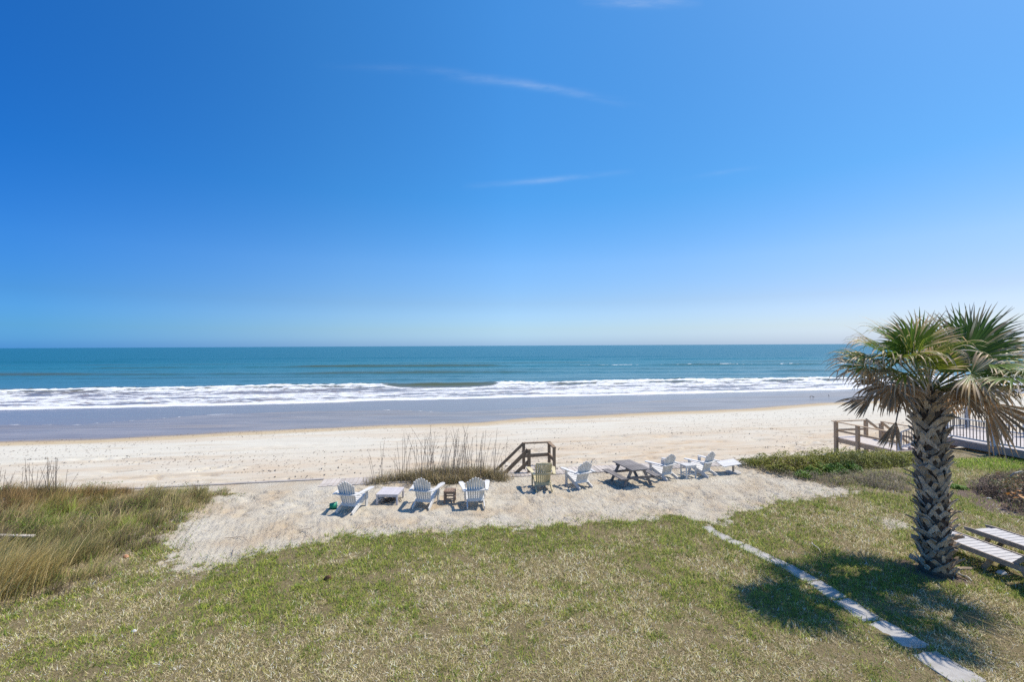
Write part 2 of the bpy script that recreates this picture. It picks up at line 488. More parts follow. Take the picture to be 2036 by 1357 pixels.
def sand_height(x, y):
    z = ztop(x, y)
    g = lawn_mask(x, y)
    u, v = uv(x, y)
    near = (1 - sstep(16.2, 16.6, v))
    dim = fbm(x / 0.22, y / 0.22, 3, 41) - 0.5
    foot = -0.035 * sstep(0.60, 0.78, vnoise(x / 0.24, y / 0.19, 55)) * sstep(0.36, 0.5, fbm(x / 1.8, y / 1.8, 2, 60))
    rake = 0.010 * np.sin((x * 0.93 + y * 0.37) * 2 * np.pi / 0.155 + 3.0 * fbm(x / 1.5, y / 1.5, 2, 71)) * sstep(0.40, 0.52, fbm(x / 2.4, y / 2.4, 2, 77))
    clods = 0.030 * np.abs(fbm(x / 0.4, y / 0.4, 3, 80) - 0.5) * sstep(5.0, 9.0, x)
    return z + near * (1 - g) * (0.10 * dim + foot * 2.0 + rake * 2.2 + clods * 2.0) + g * 0.02 * dim
ua = np.concatenate([[-60, -40, -28, -22], np.arange(-19, 13, 0.06), np.arange(13, 25, 0.12), [27, 32, 40, 60]])
va = np.concatenate([[-25, -10, 0, 3], np.arange(4.5, 17.4, 0.055), [17.42]])
UU, VV = np.meshgrid(ua, va, indexing='ij')
TBX, TBY = 8.66, 9.60
def mulch_mask(x, y):
    foot = 1 - sstep(.30, .75, np.hypot(x - TBX, y - TBY) + .5 * (fbm(x / .2, y / .2, 3, 35) - .5))
    return np.maximum(foot, sstep(-0.15, 0.25, poly_dist(x, y, MULCH) + 0.6 * (fbm(x / 0.5, y / 0.5, 3, 31) - 0.5)))
def scrub_mask(x, y):
    return np.maximum(sstep(-0.1, 0.2, poly_dist(x, y, SCRUB) + 0.5 * (fbm(x / 0.5, y / 0.5, 3, 33) - 0.5)),
                      sstep(-0.1, 0.2, poly_dist(x, y, VEG_LEFT) + 0.5 * (fbm(x / 0.5, y / 0.5, 3, 34) - 0.5)))
dune_me = grid_mesh('dune_top', UU, VV, sand_height, {'lawn': lawn_mask, 'mulch': mulch_mask, 'scrub': scrub_mask})
m, t, b = base_mat('dune_ground', 0.95, 0.08)
P = coords(t, kind='P')
nfine = noise(t, P, 55, 5, 0.7); nmid = noise(t, P, 6, 5, 0.6); nbig = noise(t, P, 0.7, 3)
sand = ramp(t, nbig, [(0.35, (0.636, 0.589, 0.487)), (0.50, (0.583, 0.522, 0.414)), (0.65, (0.561, 0.467, 0.341))])
sand = mix(t, MATH(t, 'MULTIPLY', MATH(t, 'SUBTRACT', nfine, 0.55), 3.0, clamp=True), sand, (0.40, 0.33, 0.26))
sand = mix(t, MATH(t, 'MULTIPLY', MATH(t, 'SUBTRACT', nmid, 0.58), 3.0, clamp=True), sand, (0.42, 0.36, 0.305))
thatch = ramp(t, nfine, [(0.3, (0.13, 0.105, 0.05)), (0.52, (0.25, 0.20, 0.11)), (0.72, (0.42, 0.34, 0.22))])
thatch = mix(t, MATH(t, 'MULTIPLY', MATH(t, 'SUBTRACT', nmid, 0.5), 2.5, clamp=True), thatch, (0.15, 0.17, 0.05))
mul = ramp(t, nfine, [(0.3, (0.07, 0.05, 0.042)), (0.55, (0.20, 0.15, 0.125)), (0.75, (0.42, 0.34, 0.29))])
lf = MATH(t, 'MULTIPLY_ADD', MATH(t, 'ADD', MATH(t, 'SUBTRACT', attr(t, 'lawn'), 0.5), MATH(t, 'MULTIPLY', MATH(t, 'SUBTRACT', noise(t, P, 22, 4, .65), 0.5), 2.2)), 2.6, 0.5, clamp=True)
c = mix(t, lf, sand, thatch)
c = mix(t, MATH(t, 'MULTIPLY', attr(t, 'scrub'), 0.8), c, mix(t, nmid, (0.20, 0.155, 0.10), (0.34, 0.28, 0.20)))
c = mix(t, attr(t, 'mulch'), c, mul)
L(t, c, b.inputs['Base Color'])
bump(t, b, MATH(t, 'ADD', nfine, MATH(t, 'MULTIPLY', noise(t, P, 16, 4, .6), 1.5)), 0.8, 0.05)
M['dune'] = m
dune_me.materials.append(m)
tag(put('ground', dune_me), 'dune top of lawn and pale raked sand', kind='structure')

# ------------------------------------------------------------------ beach
SEA = -2.8
SW = [(0, 846), (155, 845.6), (410, 826), (610, 819), (772, 816), (899, 821), (995, 815), (1202, 803), (1400, 793), (1700, 778), (2036, 762)]
sw_uv = np.array([uv(*G(x, y, SEA).xy) for x, y in SW]); SWU, SWV = sw_uv[:, 0], sw_uv[:, 1]
WET = [(0, 882), (200, 876), (400, 866), (700, 851), (850, 846), (960, 842), (1050, 833), (1160, 830), (1300, 822), (1500, 814), (1640, 803), (1790, 797), (2036, 784)]
wet_uv = np.array([uv(*G(x, y, -2.45).xy) for x, y in WET]); WTU, WTV = wet_uv[:, 0], wet_uv[:, 1]
def swash_v(u): return np.interp(u, SWU, SWV)
def wet_v(u): return np.interp(u, WTU, WTV) + 0.5 * (fbm(u / 4.0, u * 0, 2, 3) - 0.5)
TRACKS = [(19.3, 0.2), (21.0, 0.3), (24.4, 0.4), (26.0, 0.4), (31.0, 0.6), (33.0, 0.6)]
def beach_z(x, y):
    u, v = uv(x, y)
    sv, wv = swash_v(u), wet_v(u)
    toe = -1.35
    z = np.where(v < wv, toe + (-2.45 - toe) * np.clip((v - 17.4) / (wv - 17.4), 0, 1),
                 -2.45 + (SEA + 2.45) * np.clip((v - wv) / (sv - wv), 0, 1))
    z = np.where(v > sv, SEA - 0.012 * (v - sv), z)
    z = z + 0.25 * (1 - sstep(17.4, 18.8, v))
    dry = 1 - sstep(-6, -1.0, v - wv)
    z = z + dry * 0.05 * (fbm(u / 6, v / 2.5, 3, 6) - 0.5)
    foot = sstep(0.66, 0.80, vnoise(u / 0.42, v / 0.42, 91)) * sstep(0.42, 0.56, fbm(u / 7.0, v / 1.6, 3, 93))
    band = 1 - sstep(30, 37, v)
    z = z - 0.20 * foot * band * dry + 0.07 * (fbm(u / 0.5, v / 0.4, 3, 96) - 0.5) * band * dry
    for tv, w in TRACKS:
        c = tv + 0.35 * (fbm(u / 15 + tv, u * 0 + tv, 2, 12) - 0.5) + 0.004 * u
        z = z - 0.10 * np.exp(-((v - c) / 0.12) ** 2) * dry + 0.022 * np.exp(-((v - c - 0.22) / 0.12) ** 2) * dry
    return z
def beach_wet(x, y):
    u, v = uv(x, y); return sstep(-0.35, 1.3, v - wet_v(u) + 0.5 * (fbm(u / 1.5, v / 0.4, 2, 14) - 0.5))
def beach_damp(x, y):
    u, v = uv(x, y)
    d = v - wet_v(u)
    return sstep(-2.6, -0.7, d + 1.0 * (fbm(u / 5, v / 1.0, 3, 15) - 0.5))
def beach_peach(x, y):
    u, v = uv(x, y)
    n = fbm(u / 16.0, v / 2.6, 4, 16)
    n2 = fbm(u / 3.0, v / 1.0, 3, 17)
    return np.clip((1 - sstep(25, 37, v + 9 * (n - 0.5) - 0.15 * np.clip(u, -30, 20))) * (0.72 + 1.3 * (n2 - 0.5)) + 0.55 * sstep(0.55, 0.7, n), 0, 1)
vb = np.concatenate([np.arange(17.38, 34, 0.085), np.arange(34, 52, 0.25), np.arange(52, 80, 0.8), [90, 130]])
sb = np.sign(np.linspace(-1, 1, 561)) * np.abs(np.linspace(-1, 1, 561)) ** 1.25
UB = sb[:, None] * ((vb[None, :] + 10) * 1.9 + 30)
VB = np.repeat(vb[None, :], len(sb), 0)
beach_me = grid_mesh('beach', UB, VB, beach_z, {'wet': beach_wet, 'damp': beach_damp, 'peach': beach_peach})
m, t, b = base_mat('beach_sand', 0.9, 0.2)
P = coords(t, kind='P')
PS = coords(t, (0.10, 0.6, 1), 'P', ANG * -1)
PL = coords(t, (0.35, 1.6, 1), 'P', ANG * -1)
nb = noise(t, PS, 1.3, 5, 0.6); nf = noise(t, P, 7, 5, 0.7); nl = noise(t, PL, 2.2, 5, 0.6)
white = ramp(t, nb, [(0.3, (0.531, 0.499, 0.422)), (0.55, (0.587, 0.563, 0.482)), (0.75, (0.502, 0.451, 0.360))])
peach = ramp(t, nl, [(0.3, (0.476, 0.356, 0.235)), (0.55, (0.511, 0.416, 0.302)), (0.75, (0.549, 0.491, 0.388))])
c = mix(t, MATH(t, 'MULTIPLY', attr(t, 'peach'), 0.8), white, peach)
c = mix(t, MATH(t, 'MULTIPLY', MATH(t, 'SUBTRACT', nf, 0.66), 3.0, clamp=True), c, (0.42, 0.34, 0.27))
c = mix(t, attr(t, 'damp'), c, ramp(t, nl, [(0.3, (0.427, 0.330, 0.207)), (0.7, (0.512, 0.435, 0.299))]))
wcol = ramp(t, noise(t, PS, 1.0, 6, .65, .6), [(0.3, (0.19, 0.15, 0.12)), (0.5, (0.27, 0.22, 0.175)), (0.7, (0.35, 0.29, 0.235))])
c = mix(t, attr(t, 'wet'), c, wcol)
L(t, c, b.inputs['Base Color'])
L(t, MATH(t, 'MULTIPLY_ADD', attr(t, 'wet'), -0.66, 0.92), b.inputs['Roughness'])
L(t, MATH(t, 'MULTIPLY_ADD', attr(t, 'wet'), MATH(t, 'MULTIPLY', MATH(t, 'SUBTRACT', noise(t, coords(t, (0.05, 0.35, 1), 'P', ANG * -1), 1.0, 4, .6, .5), 0.38), 2.6, clamp=True), 0.10), b.inputs['Specular IOR Level'])
h = MATH(t, 'MULTIPLY', nf, MATH(t, 'SUBTRACT', 1.0, MATH(t, 'MULTIPLY', attr(t, 'wet'), 0.985)))
bump(t, b, h, 0.6, 0.035)
beach_me.materials.append(m)
tag(put('beach', beach_me), 'pale beach sand with footprints and tyre tracks', kind='structure')

# ------------------------------------------------------------------ sea
def crest_v(u): return 89.0 - 0.055 * np.clip(u, -20, 200) + 2.2 * (fbm(u / 14, u * 0, 3, 101) - 0.5)
def front_v(u): return 66.3 + 0.010 * u + 2.0 * (fbm(u / 9, u * 0, 3, 102) - 0.5)
# where along the crest the wave has not broken yet (u of the two smooth stretches)
def smooth_part(u):
    a = np.exp(-((u - 1.5) / 10.5) ** 4)
    b_ = 0.85 * sstep(-66, -78, u)
    return np.clip(a + b_, 0, 1)
def crest_h(u): return 0.62 + 0.35 * (fbm(u / 7, u * 0, 3, 103) - 0.5)
SWELL = [(105, 0.10, 4.0), (117, 0.12, 4.0), (131, 0.34, 5.0), (148, 0.14, 6.0), (172, 0.42, 6.0), (205, 0.18, 9.0), (245, 0.3, 9.0), (300, 0.25, 12.0)]
def sea_z(x, y):
    u, v = uv(x, y)
    sv = swash_v(u)
    cv, fv, ch = crest_v(u), front_v(u), crest_h(u)
    d = v - cv
    sm = smooth_part(u)
    prof = np.where(d < 0, np.exp(-(d / (1.6 + 2.2 * (1 - sm))) ** 2), np.exp(-(d / 4.5) ** 2))
    z = ch * prof
    inner = sstep(0, 1.2, v - fv) * (1 - sstep(-3, 0, d))
    turb = fbm(u / 0.9, v / 0.8, 4, 104)
    z = z + inner * (0.10 + 0.22 * (turb - 0.45)) * (1 - 0.5 * sm)
    z = z + prof * (1 - sm) * 0.5 * (fbm(u / 0.8, v / 0.6, 4, 105) - 0.5)
    for k, (c0, a, w) in enumerate(SWELL):
        c = c0 - 0.16 * u + 4 * (fbm(u / 45 + k, u * 0, 2, 120 + k) - 0.5)
        seg = sstep(0.30, 0.62, fbm(u / 38 + 3.1 * k, u * 0 + k, 2, 140 + k))
        dd = v - c
        z = z + 1.9 * a * (0.35 + 0.65 * seg) * np.where(dd < 0, np.exp(-(dd / (w * 0.5)) ** 2), np.exp(-(dd / w) ** 2)) * sstep(90, 100, v)
    off = sstep(4, 20, v - cv) * (1 - sstep(300, 500, v))
    z = z + off * (0.22 * (fbm(u / 5.0, v / 2.6, 3, 106) - 0.5) + 0.10 * (fbm(u / 1.6, v / 1.1, 2, 107) - 0.5))
    shal = sstep(0.5, 14, v - sv) * (1 - inner)
    z = z + shal * (1 - sstep(0, 3, v - cv)) * 0.045 * (fbm(u / 1.6, v / 0.7, 3, 108) - 0.5)
    return SEA + z
def sea_foam(x, y):
    u, v = uv(x, y)
    cv, fv, sv = crest_v(u), front_v(u), swash_v(u)
    sm = smooth_part(u)
    lead = np.exp(-((v - fv - 0.8) / 1.3) ** 2)
    body = sstep(-0.2, 0.8, v - fv) * (1 - sstep(-1.0, 1.0, v - cv + 3.5 * sm))
    n = fbm(u / 3.5, v / 0.9, 4, 110); n2 = fbm(u / 12, v / 2.2, 3, 111)
    hole = sstep(0.56, 0.70, n * 0.6 + n2 * 0.5)
    f = body * (0.69 - 0.40 * hole + 0.25 * (fbm(u / 1.0, v / 0.35, 3, 116) - .5))
    top = np.exp(-((v - cv + 1.0) / 1.6) ** 2) * (1 - sm)
    f = np.maximum(f, np.maximum(lead * 0.95, top * (0.72 + 0.5 * fbm(u / 1.2, v / 0.8, 3, 112))))
    line = np.exp(-((v - sv - 0.15) / 0.22) ** 2) * sstep(0.38, 0.6, fbm(u / 9, u * 0, 2, 113)) * 0.75
    caps = 0.0
    far = 0.5 * sstep(0.80, 0.9, fbm(u / 1.2, v / 0.5, 3, 114)) * sstep(95, 100, v) * (1 - sstep(150, 200, v))
    k = SWELL[4]
    cc = k[0] - 0.16 * u + 4 * (fbm(u / 45 + 4, u * 0, 2, 124) - 0.5)
    glint = np.exp(-((v - cc + 0.6) / 1.3) ** 2) * sstep(35, 60, u) * sstep(0.46, 0.62, fbm(u / 2.4, v / 1.0, 3, 115)) * 0.9  # glint on one swell, painted pale through the foam mask
    return np.clip(np.maximum(np.maximum(f, line), np.maximum(far, glint)), 0, 1)
def sea_deep(x, y):
    u, v = uv(x, y)
    d = sstep(0, 1, (v - crest_v(u)) / 230.0) ** 0.5
    inner = sstep(-12, 3, v - crest_v(u))
    return np.where(v < crest_v(u), 0.12 * inner, 0.14 + 0.86 * d)
def sea_green(x, y):
    u, v = uv(x, y)
    g = np.exp(-((v - crest_v(u) + 0.9) / 2.2) ** 2)
    for k, (c0, a, w) in enumerate(SWELL[:6]):
        c = c0 - 0.16 * u + 4 * (fbm(u / 45 + k, u * 0, 2, 120 + k) - 0.5)
        seg = sstep(0.30, 0.62, fbm(u / 38 + 3.1 * k, u * 0 + k, 2, 140 + k))
        g = g + min(1, a * 3.0) * seg * np.exp(-((v - c + w * 0.3) / (w * 0.4)) ** 2) * sstep(90, 100, v)
    return np.clip(g, 0, 1)
vs = np.concatenate([np.arange(46, 64, 0.6), np.arange(64, 96, 0.24), np.arange(96, 200, 1.0), np.arange(200, 330, 2.5), 330 * (1.085 ** np.arange(1, 68))])
ss = np.sign(np.linspace(-1, 1, 721)) * np.abs(np.linspace(-1, 1, 721)) ** 1.15
US = ss[:, None] * ((vs[None, :] + 15) * 1.7 + 10)
VS = np.repeat(vs[None, :], len(ss), 0)
sea_me = grid_mesh('sea', US, VS, sea_z, {'foam': sea_foam, 'deep': sea_deep, 'green': sea_green})
m, t, b = base_mat('sea_water', 0.12, 0.5)
P = coords(t, kind='P')
PW = coords(t, (0.35, 1.0, 1), 'P', ANG * -1)
deep = attr(t, 'deep'); foam = attr(t, 'foam'); green = attr(t, 'green')
big = noise(t, coords(t, (0.006, 0.03, 1), 'P', ANG * -1), 1.0, 3)
col = ramp(t, MATH(t, 'ADD', deep, MATH(t, 'MULTIPLY', MATH(t, 'SUBTRACT', big, 0.5), 0.25)),
           [(0.0, (0.255, 0.20, 0.16)), (0.10, (0.17, 0.165, 0.125)), (0.18, (0.045, 0.135, 0.14)), (0.45, (0.030, 0.140, 0.150)), (0.75, (0.016, 0.135, 0.158)), (1.0, (0.011, 0.113, 0.150))])
col = mix(t, MATH(t, 'MULTIPLY', green, 0.85), col, (0.075, 0.095, 0.035))
fn = noise(t, PW, 2.6, 7, 0.72); fn2 = noise(t, PW, 9.0, 5, 0.7)
thr = MATH(t, 'ADD', MATH(t, 'MULTIPLY', fn, 0.75), MATH(t, 'MULTIPLY', fn2, 0.35))
ff = MATH(t, 'MULTIPLY', MATH(t, 'SUBTRACT', MATH(t, 'ADD', foam, 0.05), thr), 5.0, clamp=True)
ff = MATH(t, 'MULTIPLY', ff, MATH(t, 'MULTIPLY', foam, 5.0, clamp=True))
foamcol = ramp(t, fn2, [(0.3, (0.62, 0.65, 0.68)), (0.6, (0.80, 0.82, 0.83))])
col = mix(t, ff, col, foamcol)
L(t, col, b.inputs['Base Color'])
L(t, MATH(t, 'ADD', MATH(t, 'MULTIPLY_ADD', ff, 0.5, 0.16), MATH(t, 'MULTIPLY', deep, 0.12)), b.inputs['Roughness'])
b.inputs['IOR'].default_value = 1.33
L(t, MATH(t, 'SUBTRACT', 0.42, MATH(t, 'MULTIPLY', deep, 0.22)), b.inputs['Specular IOR Level'])
w1 = noise(t, PW, 0.9, 5, 0.6, 0.3); w2 = noise(t, PW, 0.16, 4, 0.6)
hh = MATH(t, 'ADD', MATH(t, 'MULTIPLY', w1, MATH(t, 'MULTIPLY_ADD', deep, 1.0, 0.12)), MATH(t, 'MULTIPLY', w2, MATH(t, 'MULTIPLY', deep, 2.0)))
hh = MATH(t, 'ADD', hh, MATH(t, 'MULTIPLY', MATH(t, 'MULTIPLY', fn, ff), 0.5))
bump(t, b, hh, 1.0, 0.30)
sea_me.materials.append(m)
tag(put('sea', sea_me), 'teal sea with one foaming breaker', kind='structure')

# ================================================================== structures at the dune edge
def shore_rot(): return (0, 0, ANG)
def SH(u, v, z=0.0):
    x, y = xy(u, v); return Vector((x, y, z))

# low retaining wall under the dune edge
wall = thing('retaining_wall', 'low grey wooden retaining wall holding the dune edge above the beach', 'retaining wall', SH(-30, 17.45, -2.0), ANG)
wb = MB(); wb.box((32, 0.05, 0.93), (66, 0.10, 2.1)); wb.build('wall_face', M['plank'], wall)
wb = MB(); wb.box((13.1, 0.0, 2.01), (26.1, 0.16, 0.045)); wb.build('cap', M['plank'], wall)

# plank boardwalk along the edge
bw = thing('boardwalk', 'narrow boardwalk of grey planks laid along the dune edge behind the chairs', 'boardwalk', SH(-3.75, 16.95, -0.05), ANG)
pm = []
for k in range(4):
    q = MB(); q.box((0, 0, 0.06), (0.138, 0.84 + 0.02 * k, 0.035), Matrix.Rotation(R(random.uniform(-.6, .6)), 3, 'Z'))
    pm.append(q.mesh('plank', M['plank']))
n = 0
x = 0.0
while x < 15.9:
    o = put('plank', random.choice(pm), bw, (x, random.uniform(-.015, .015), random.uniform(-.006, .006)), (0, R(random.uniform(-1, 1)), R(random.uniform(-.8, .8))))
    x += 0.150; n += 1
for yy in (-0.3, 0.3):
    q = MB(); q.box((7.95, yy, 0.02), (15.9, 0.05, 0.04)); q.build('joist', M['plank'], bw)

# beach steps with railing
st = thing('beach_steps', 'brown wooden beach steps with an open railing, going down from the boardwalk', 'steps', (0, 0, 0))
U0, U1, V0, V1 = 3.46, 4.42, 17.06, 17.78
RM = M['rail_wood']
def post(name, parent, mt, u, v, z0, z1, w=0.1):
    q = MB(); q.box((0, 0, (z1 - z0) / 2), (w, w, z1 - z0)); o = q.build(name, mt, parent); o.location = SH(u, v, z0); o.rotation_euler = (0, 0, ANG); return o
def rail(name, parent, mt, a, b, w=0.045, h=0.11):
    q = MB(); c = (Vector(a) + Vector(b)) / 2; q.bar(Vector(a) - c, Vector(b) - c, w, h); o = q.build(name, mt, parent); o.location = c; return o
post('post', st, RM, U0 - .05, V1, -2.0, 0.90); post('post', st, RM, U1, V1, -2.0, 0.90)
post('post', st, RM, U1, V0 - .05, -1.0, 0.86); post('post', st, RM, U0 - .02, V0 - .16, -0.6, 0.88, 0.11)
rail('top_rail', st, RM, SH(U0 - .1, V1, 0.93), SH(U1 + .06, V1, 0.93), 0.13, 0.045)
rail('top_rail', st, RM, SH(U1, V1 + .06, 0.925), SH(U1, V0 - .10, 0.885), 0.13, 0.045)
rail('middle_rail', st, RM, SH(U0 - .1, V1 - .03, 0.44), SH(U1, V1 - .03, 0.46), 0.04, 0.13)
rail('middle_rail', st, RM, SH(U1 - .03, V1, 0.46), SH(U1 - .03, V0, 0.44), 0.04, 0.13)
rail('handrail', st, RM, SH(U0 - .05, V1, 0.93), SH(U0 - 2.2, V1, -1.05), 0.06, 0.10)
rail('handrail', st, RM, SH(U0 - .05, V0 - .08, 0.84), SH(U0 - 2.0, V0 - .08, -1.0), 0.06, 0.13)
rail('middle_rail', st, RM, SH(U0 - .03, V0 - .10, 0.42), SH(U0 - 1.9, V0 - .10, -1.2), 0.045, 0.12)
post('post', st, RM, U0 - 1.8, V1, -1.7, -0.66); post('post', st, RM, U0 - 1.8, V0 - .08, -1.7, -0.75)
for k in range(7):
    q = MB(); q.box((0, 0, 0), (0.135, V1 - V0 - 0.1, 0.035)); o = q.build('deck_board', M['plank'], st)
    o.location = SH(U0 + 0.06 + 0.172 * k, (V0 + V1) / 2 + 0.08, 0.045); o.rotation_euler = (0, 0, ANG)
for k in range(7):
    q = MB(); q.box((0, 0, 0), (0.27, V1 - V0 - 0.06, 0.04)); o = q.build('tread', M['plank'], st)
    o.location = SH(U0 - 0.2 - 0.235 * k, (V0 + V1) / 2, -0.14 - 0.2 * k); o.rotation_euler = (0, 0, ANG)
for vv in (V0, V1 - 0.02):
    rail('stringer', st, RM, SH(U0, vv, -0.12), SH(U0 - 1.85, vv, -1.62), 0.045, 0.24)

# ================================================================== adirondack chairs
def slat_outline(w0, w1, h, rounded=True, k=6):
    """outline of a back slat: width w0 at the foot, w1 at the shoulder, rounded head"""
    pts = [(-w0 / 2, 0), (w0 / 2, 0), (w1 / 2, h - w1 * 0.45)]
    if rounded:
        for i in range(1, k):
            a = math.pi * i / k
            pts.append((math.cos(a) * w1 / 2, h - w1 * 0.45 + math.sin(a) * w1 * 0.5))
    pts.append((-w1 / 2, h - w1 * 0.45))
    return pts
def make_chair(label, mt, nsl=7, barrel=False):
    c = thing('adirondack_chair', label, 'chair')
    # sloping side legs from the front of the seat to the rear foot
    for s in (-1, 1):
        q = MB(); q.bar((0.245 * s, 0.74, 0.335), (0.245 * s, 0.0, 0.045), 0.032, 0.125, h2=0.10)
        q.build('rear_leg', mt, c)
        q = MB(); q.box((0.285 * s, 0.735, 0.275), (0.034, 0.11, 0.55)); q.build('front_leg', mt, c)
        # paddle arm, wider at the front and rounded
        ox = 0.33 * s
        ol = [(-0.035, -0.10), (0.035, -0.10), (0.055, 0.25), (0.075, 0.62), (0.078, 0.72), (0.055, 0.80), (0, 0.825), (-0.055, 0.80), (-0.075, 0.72), (-0.065, 0.6), (-0.045, 0.25)]
        q = MB()
        sp = R(5.5) * s
        q.prism(ol, (0.325 * s, 0.06, 0.562), (math.cos(sp), -math.sin(sp), 0), (math.sin(sp), math.cos(sp), 0.012), 0.026)
        q.build('armrest', mt, c)
        q = MB(); q.prism([(0, 0), (0.11, 0), (0, -0.17)], (0.308 * s, 0.70, 0.548), (0, 1, 0), (0, 0, 1), 0.03); q.build('arm_bracket', mt, c)
    for k in range(6):
        t = k / 5.0
        q = MB(); q.box((0, 0, 0), (0.52, 0.078, 0.022), Matrix.Rotation(R(17 - (14 if k == 5 else 0)), 3, 'X'))
        o = q.build('seat_slat', mt, c); o.location = (0, 0.30 + 0.088 * k, 0.222 + 0.0315 * k + (0.012 if k < 5 else 0.006))
    q = MB(); q.box((0, 0.755, 0.33), (0.53, 0.024, 0.10)); q.build('front_apron', mt, c)
    # back: a fan of slats leaning over the rear legs
    tilt = R(21); ay = Vector((0, -math.sin(tilt), math.cos(tilt)))
    base = Vector((0, 0.285, 0.185))
    hs_ = {7: [0.66, 0.72, 0.77, 0.80, 0.77, 0.72, 0.66], 6: [0.67, 0.745, 0.79, 0.79, 0.745, 0.67], 8: [0.72, 0.76, 0.785, 0.795, 0.795, 0.785, 0.76, 0.72]}[nsl]
    for k in range(nsl):
        f = (k - (nsl - 1) / 2) / ((nsl - 1) / 2)
        xb = f * 0.185; xt = f * (0.235 if not barrel else 0.245)
        lean = math.atan2(xt - xb, 0.75)
        curve = 0.0 if not barrel else 0.07 * f * f
        a = Vector((math.sin(lean), 0, 0)) + ay * math.cos(lean)
        nrm = Vector((1, 0, 0)).cross(ay)
        ax = a.cross(nrm).normalized() * -1
        if ax.x < 0: ax = -ax
        if barrel: ax = Vector((1, 0.28 * f, 0)).normalized()
        q = MB()
        w1 = 0.50 / nsl
        q.prism(slat_outline(w1 * 0.70, w1 * 0.93, hs_[k], not barrel), base + Vector((xb, curve, 0)), ax, a, 0.02)
        q.build('back_slat', mt, c)
    # curved brace that ties the arms behind the back, lower brace at the seat
    q = MB()
    if barrel:
        for i in range(8):
            f0 = -1 + i * 0.25; f1 = f0 + 0.25
            q.bar((f0 * 0.33, 0.05 + 0.10 * f0 * f0, 0.548), (f1 * 0.33, 0.05 + 0.10 * f1 * f1, 0.548), 0.03, 0.05)
    else:
        ol = [(-0.375, 0.10), (-0.37, 0.03), (-0.30, -0.02), (-0.2, -0.048), (0, -0.062), (0.2, -0.048), (0.30, -0.02), (0.37, 0.03), (0.375, 0.10), (0.2, 0.065), (0, 0.055), (-0.2, 0.065)]
        q.prism(ol, (0, 0.065, 0.538), (1, 0, 0), (0, 1, 0), 0.024)
    q.build('arm_brace', mt, c)
    q = MB(); q.box((0, 0.245, 0.205), (0.47, 0.03, 0.085), Matrix.Rotation(-tilt, 3, 'X')); q.build('lower_brace', mt, c)
    if barrel:
        q = MB()
        for i in range(8):
            f0 = -1 + i * 0.25; f1 = f0 + 0.25
            zt = 0.70
            q.bar((f0 * 0.245, 0.0 + 0.07 * f0 * f0, 0.86), (f1 * 0.245, 0.0 + 0.07 * f1 * f1, 0.86), 0.022, 0.05)
        q.build('top_brace', mt, c)
    return c
GRP_CHAIR = 'white adirondack chairs on the sand facing the sea'
proto = make_chair('white adirondack chair turned a little towards the grey coffee table, green bucket in its shadow', M['white_paint'])
proto['group'] = GRP_CHAIR
chairs = [((664.5, 1023.5), (703.5, 1024.5), 11, None),
          ((818.4, 1015.5), (853.8, 1015.5), 9, 'white adirondack chair between the grey coffee table and the small brown side table'),
          ((930.4, 1013.5), (962.8, 1013.5), -8, 'white adirondack chair just past the small brown side table, before the tall sea oats'),
          ((1152.6, 975.5), (1178.7, 973.5), -27, 'single white adirondack chair between the yellowed chair and the dark picnic table'),
          ((1325.4, 957.0), (1349.5, 955.0), -27, 'white adirondack chair between the dark picnic table and the white side table'),
          ((1406.4, 950.8), (1427.5, 948.6), -33, 'white adirondack chair between the white side table and the tilted pedestal table')]
for i, (a, b_, deg, lab) in enumerate(chairs):
    p = (G(*a) + G(*b_)) / 2
    c = proto if i == 0 else copy_tree(proto)
    if lab: c['label'] = lab
    c.location = (p.x, p.y, Z(p.x, p.y) - 0.012); c.rotation_euler = (R(random.uniform(-1.2, 1.2)), R(random.uniform(-1.6, 1.6)), R(-deg))
yc = make_chair('yellowed weathered wooden adirondack chair with a curved back, in front of the beach steps', M['yellow_wood'], 8, True)
p = (G(1067.3, 980.4) + G(1097.5, 979.8)) / 2
yc.location = (p.x, p.y, Z(p.x, p.y) - 0.01); yc.rotation_euler = (0, 0, R(5)); yc.scale = (1.03, 1.0, 1.06)

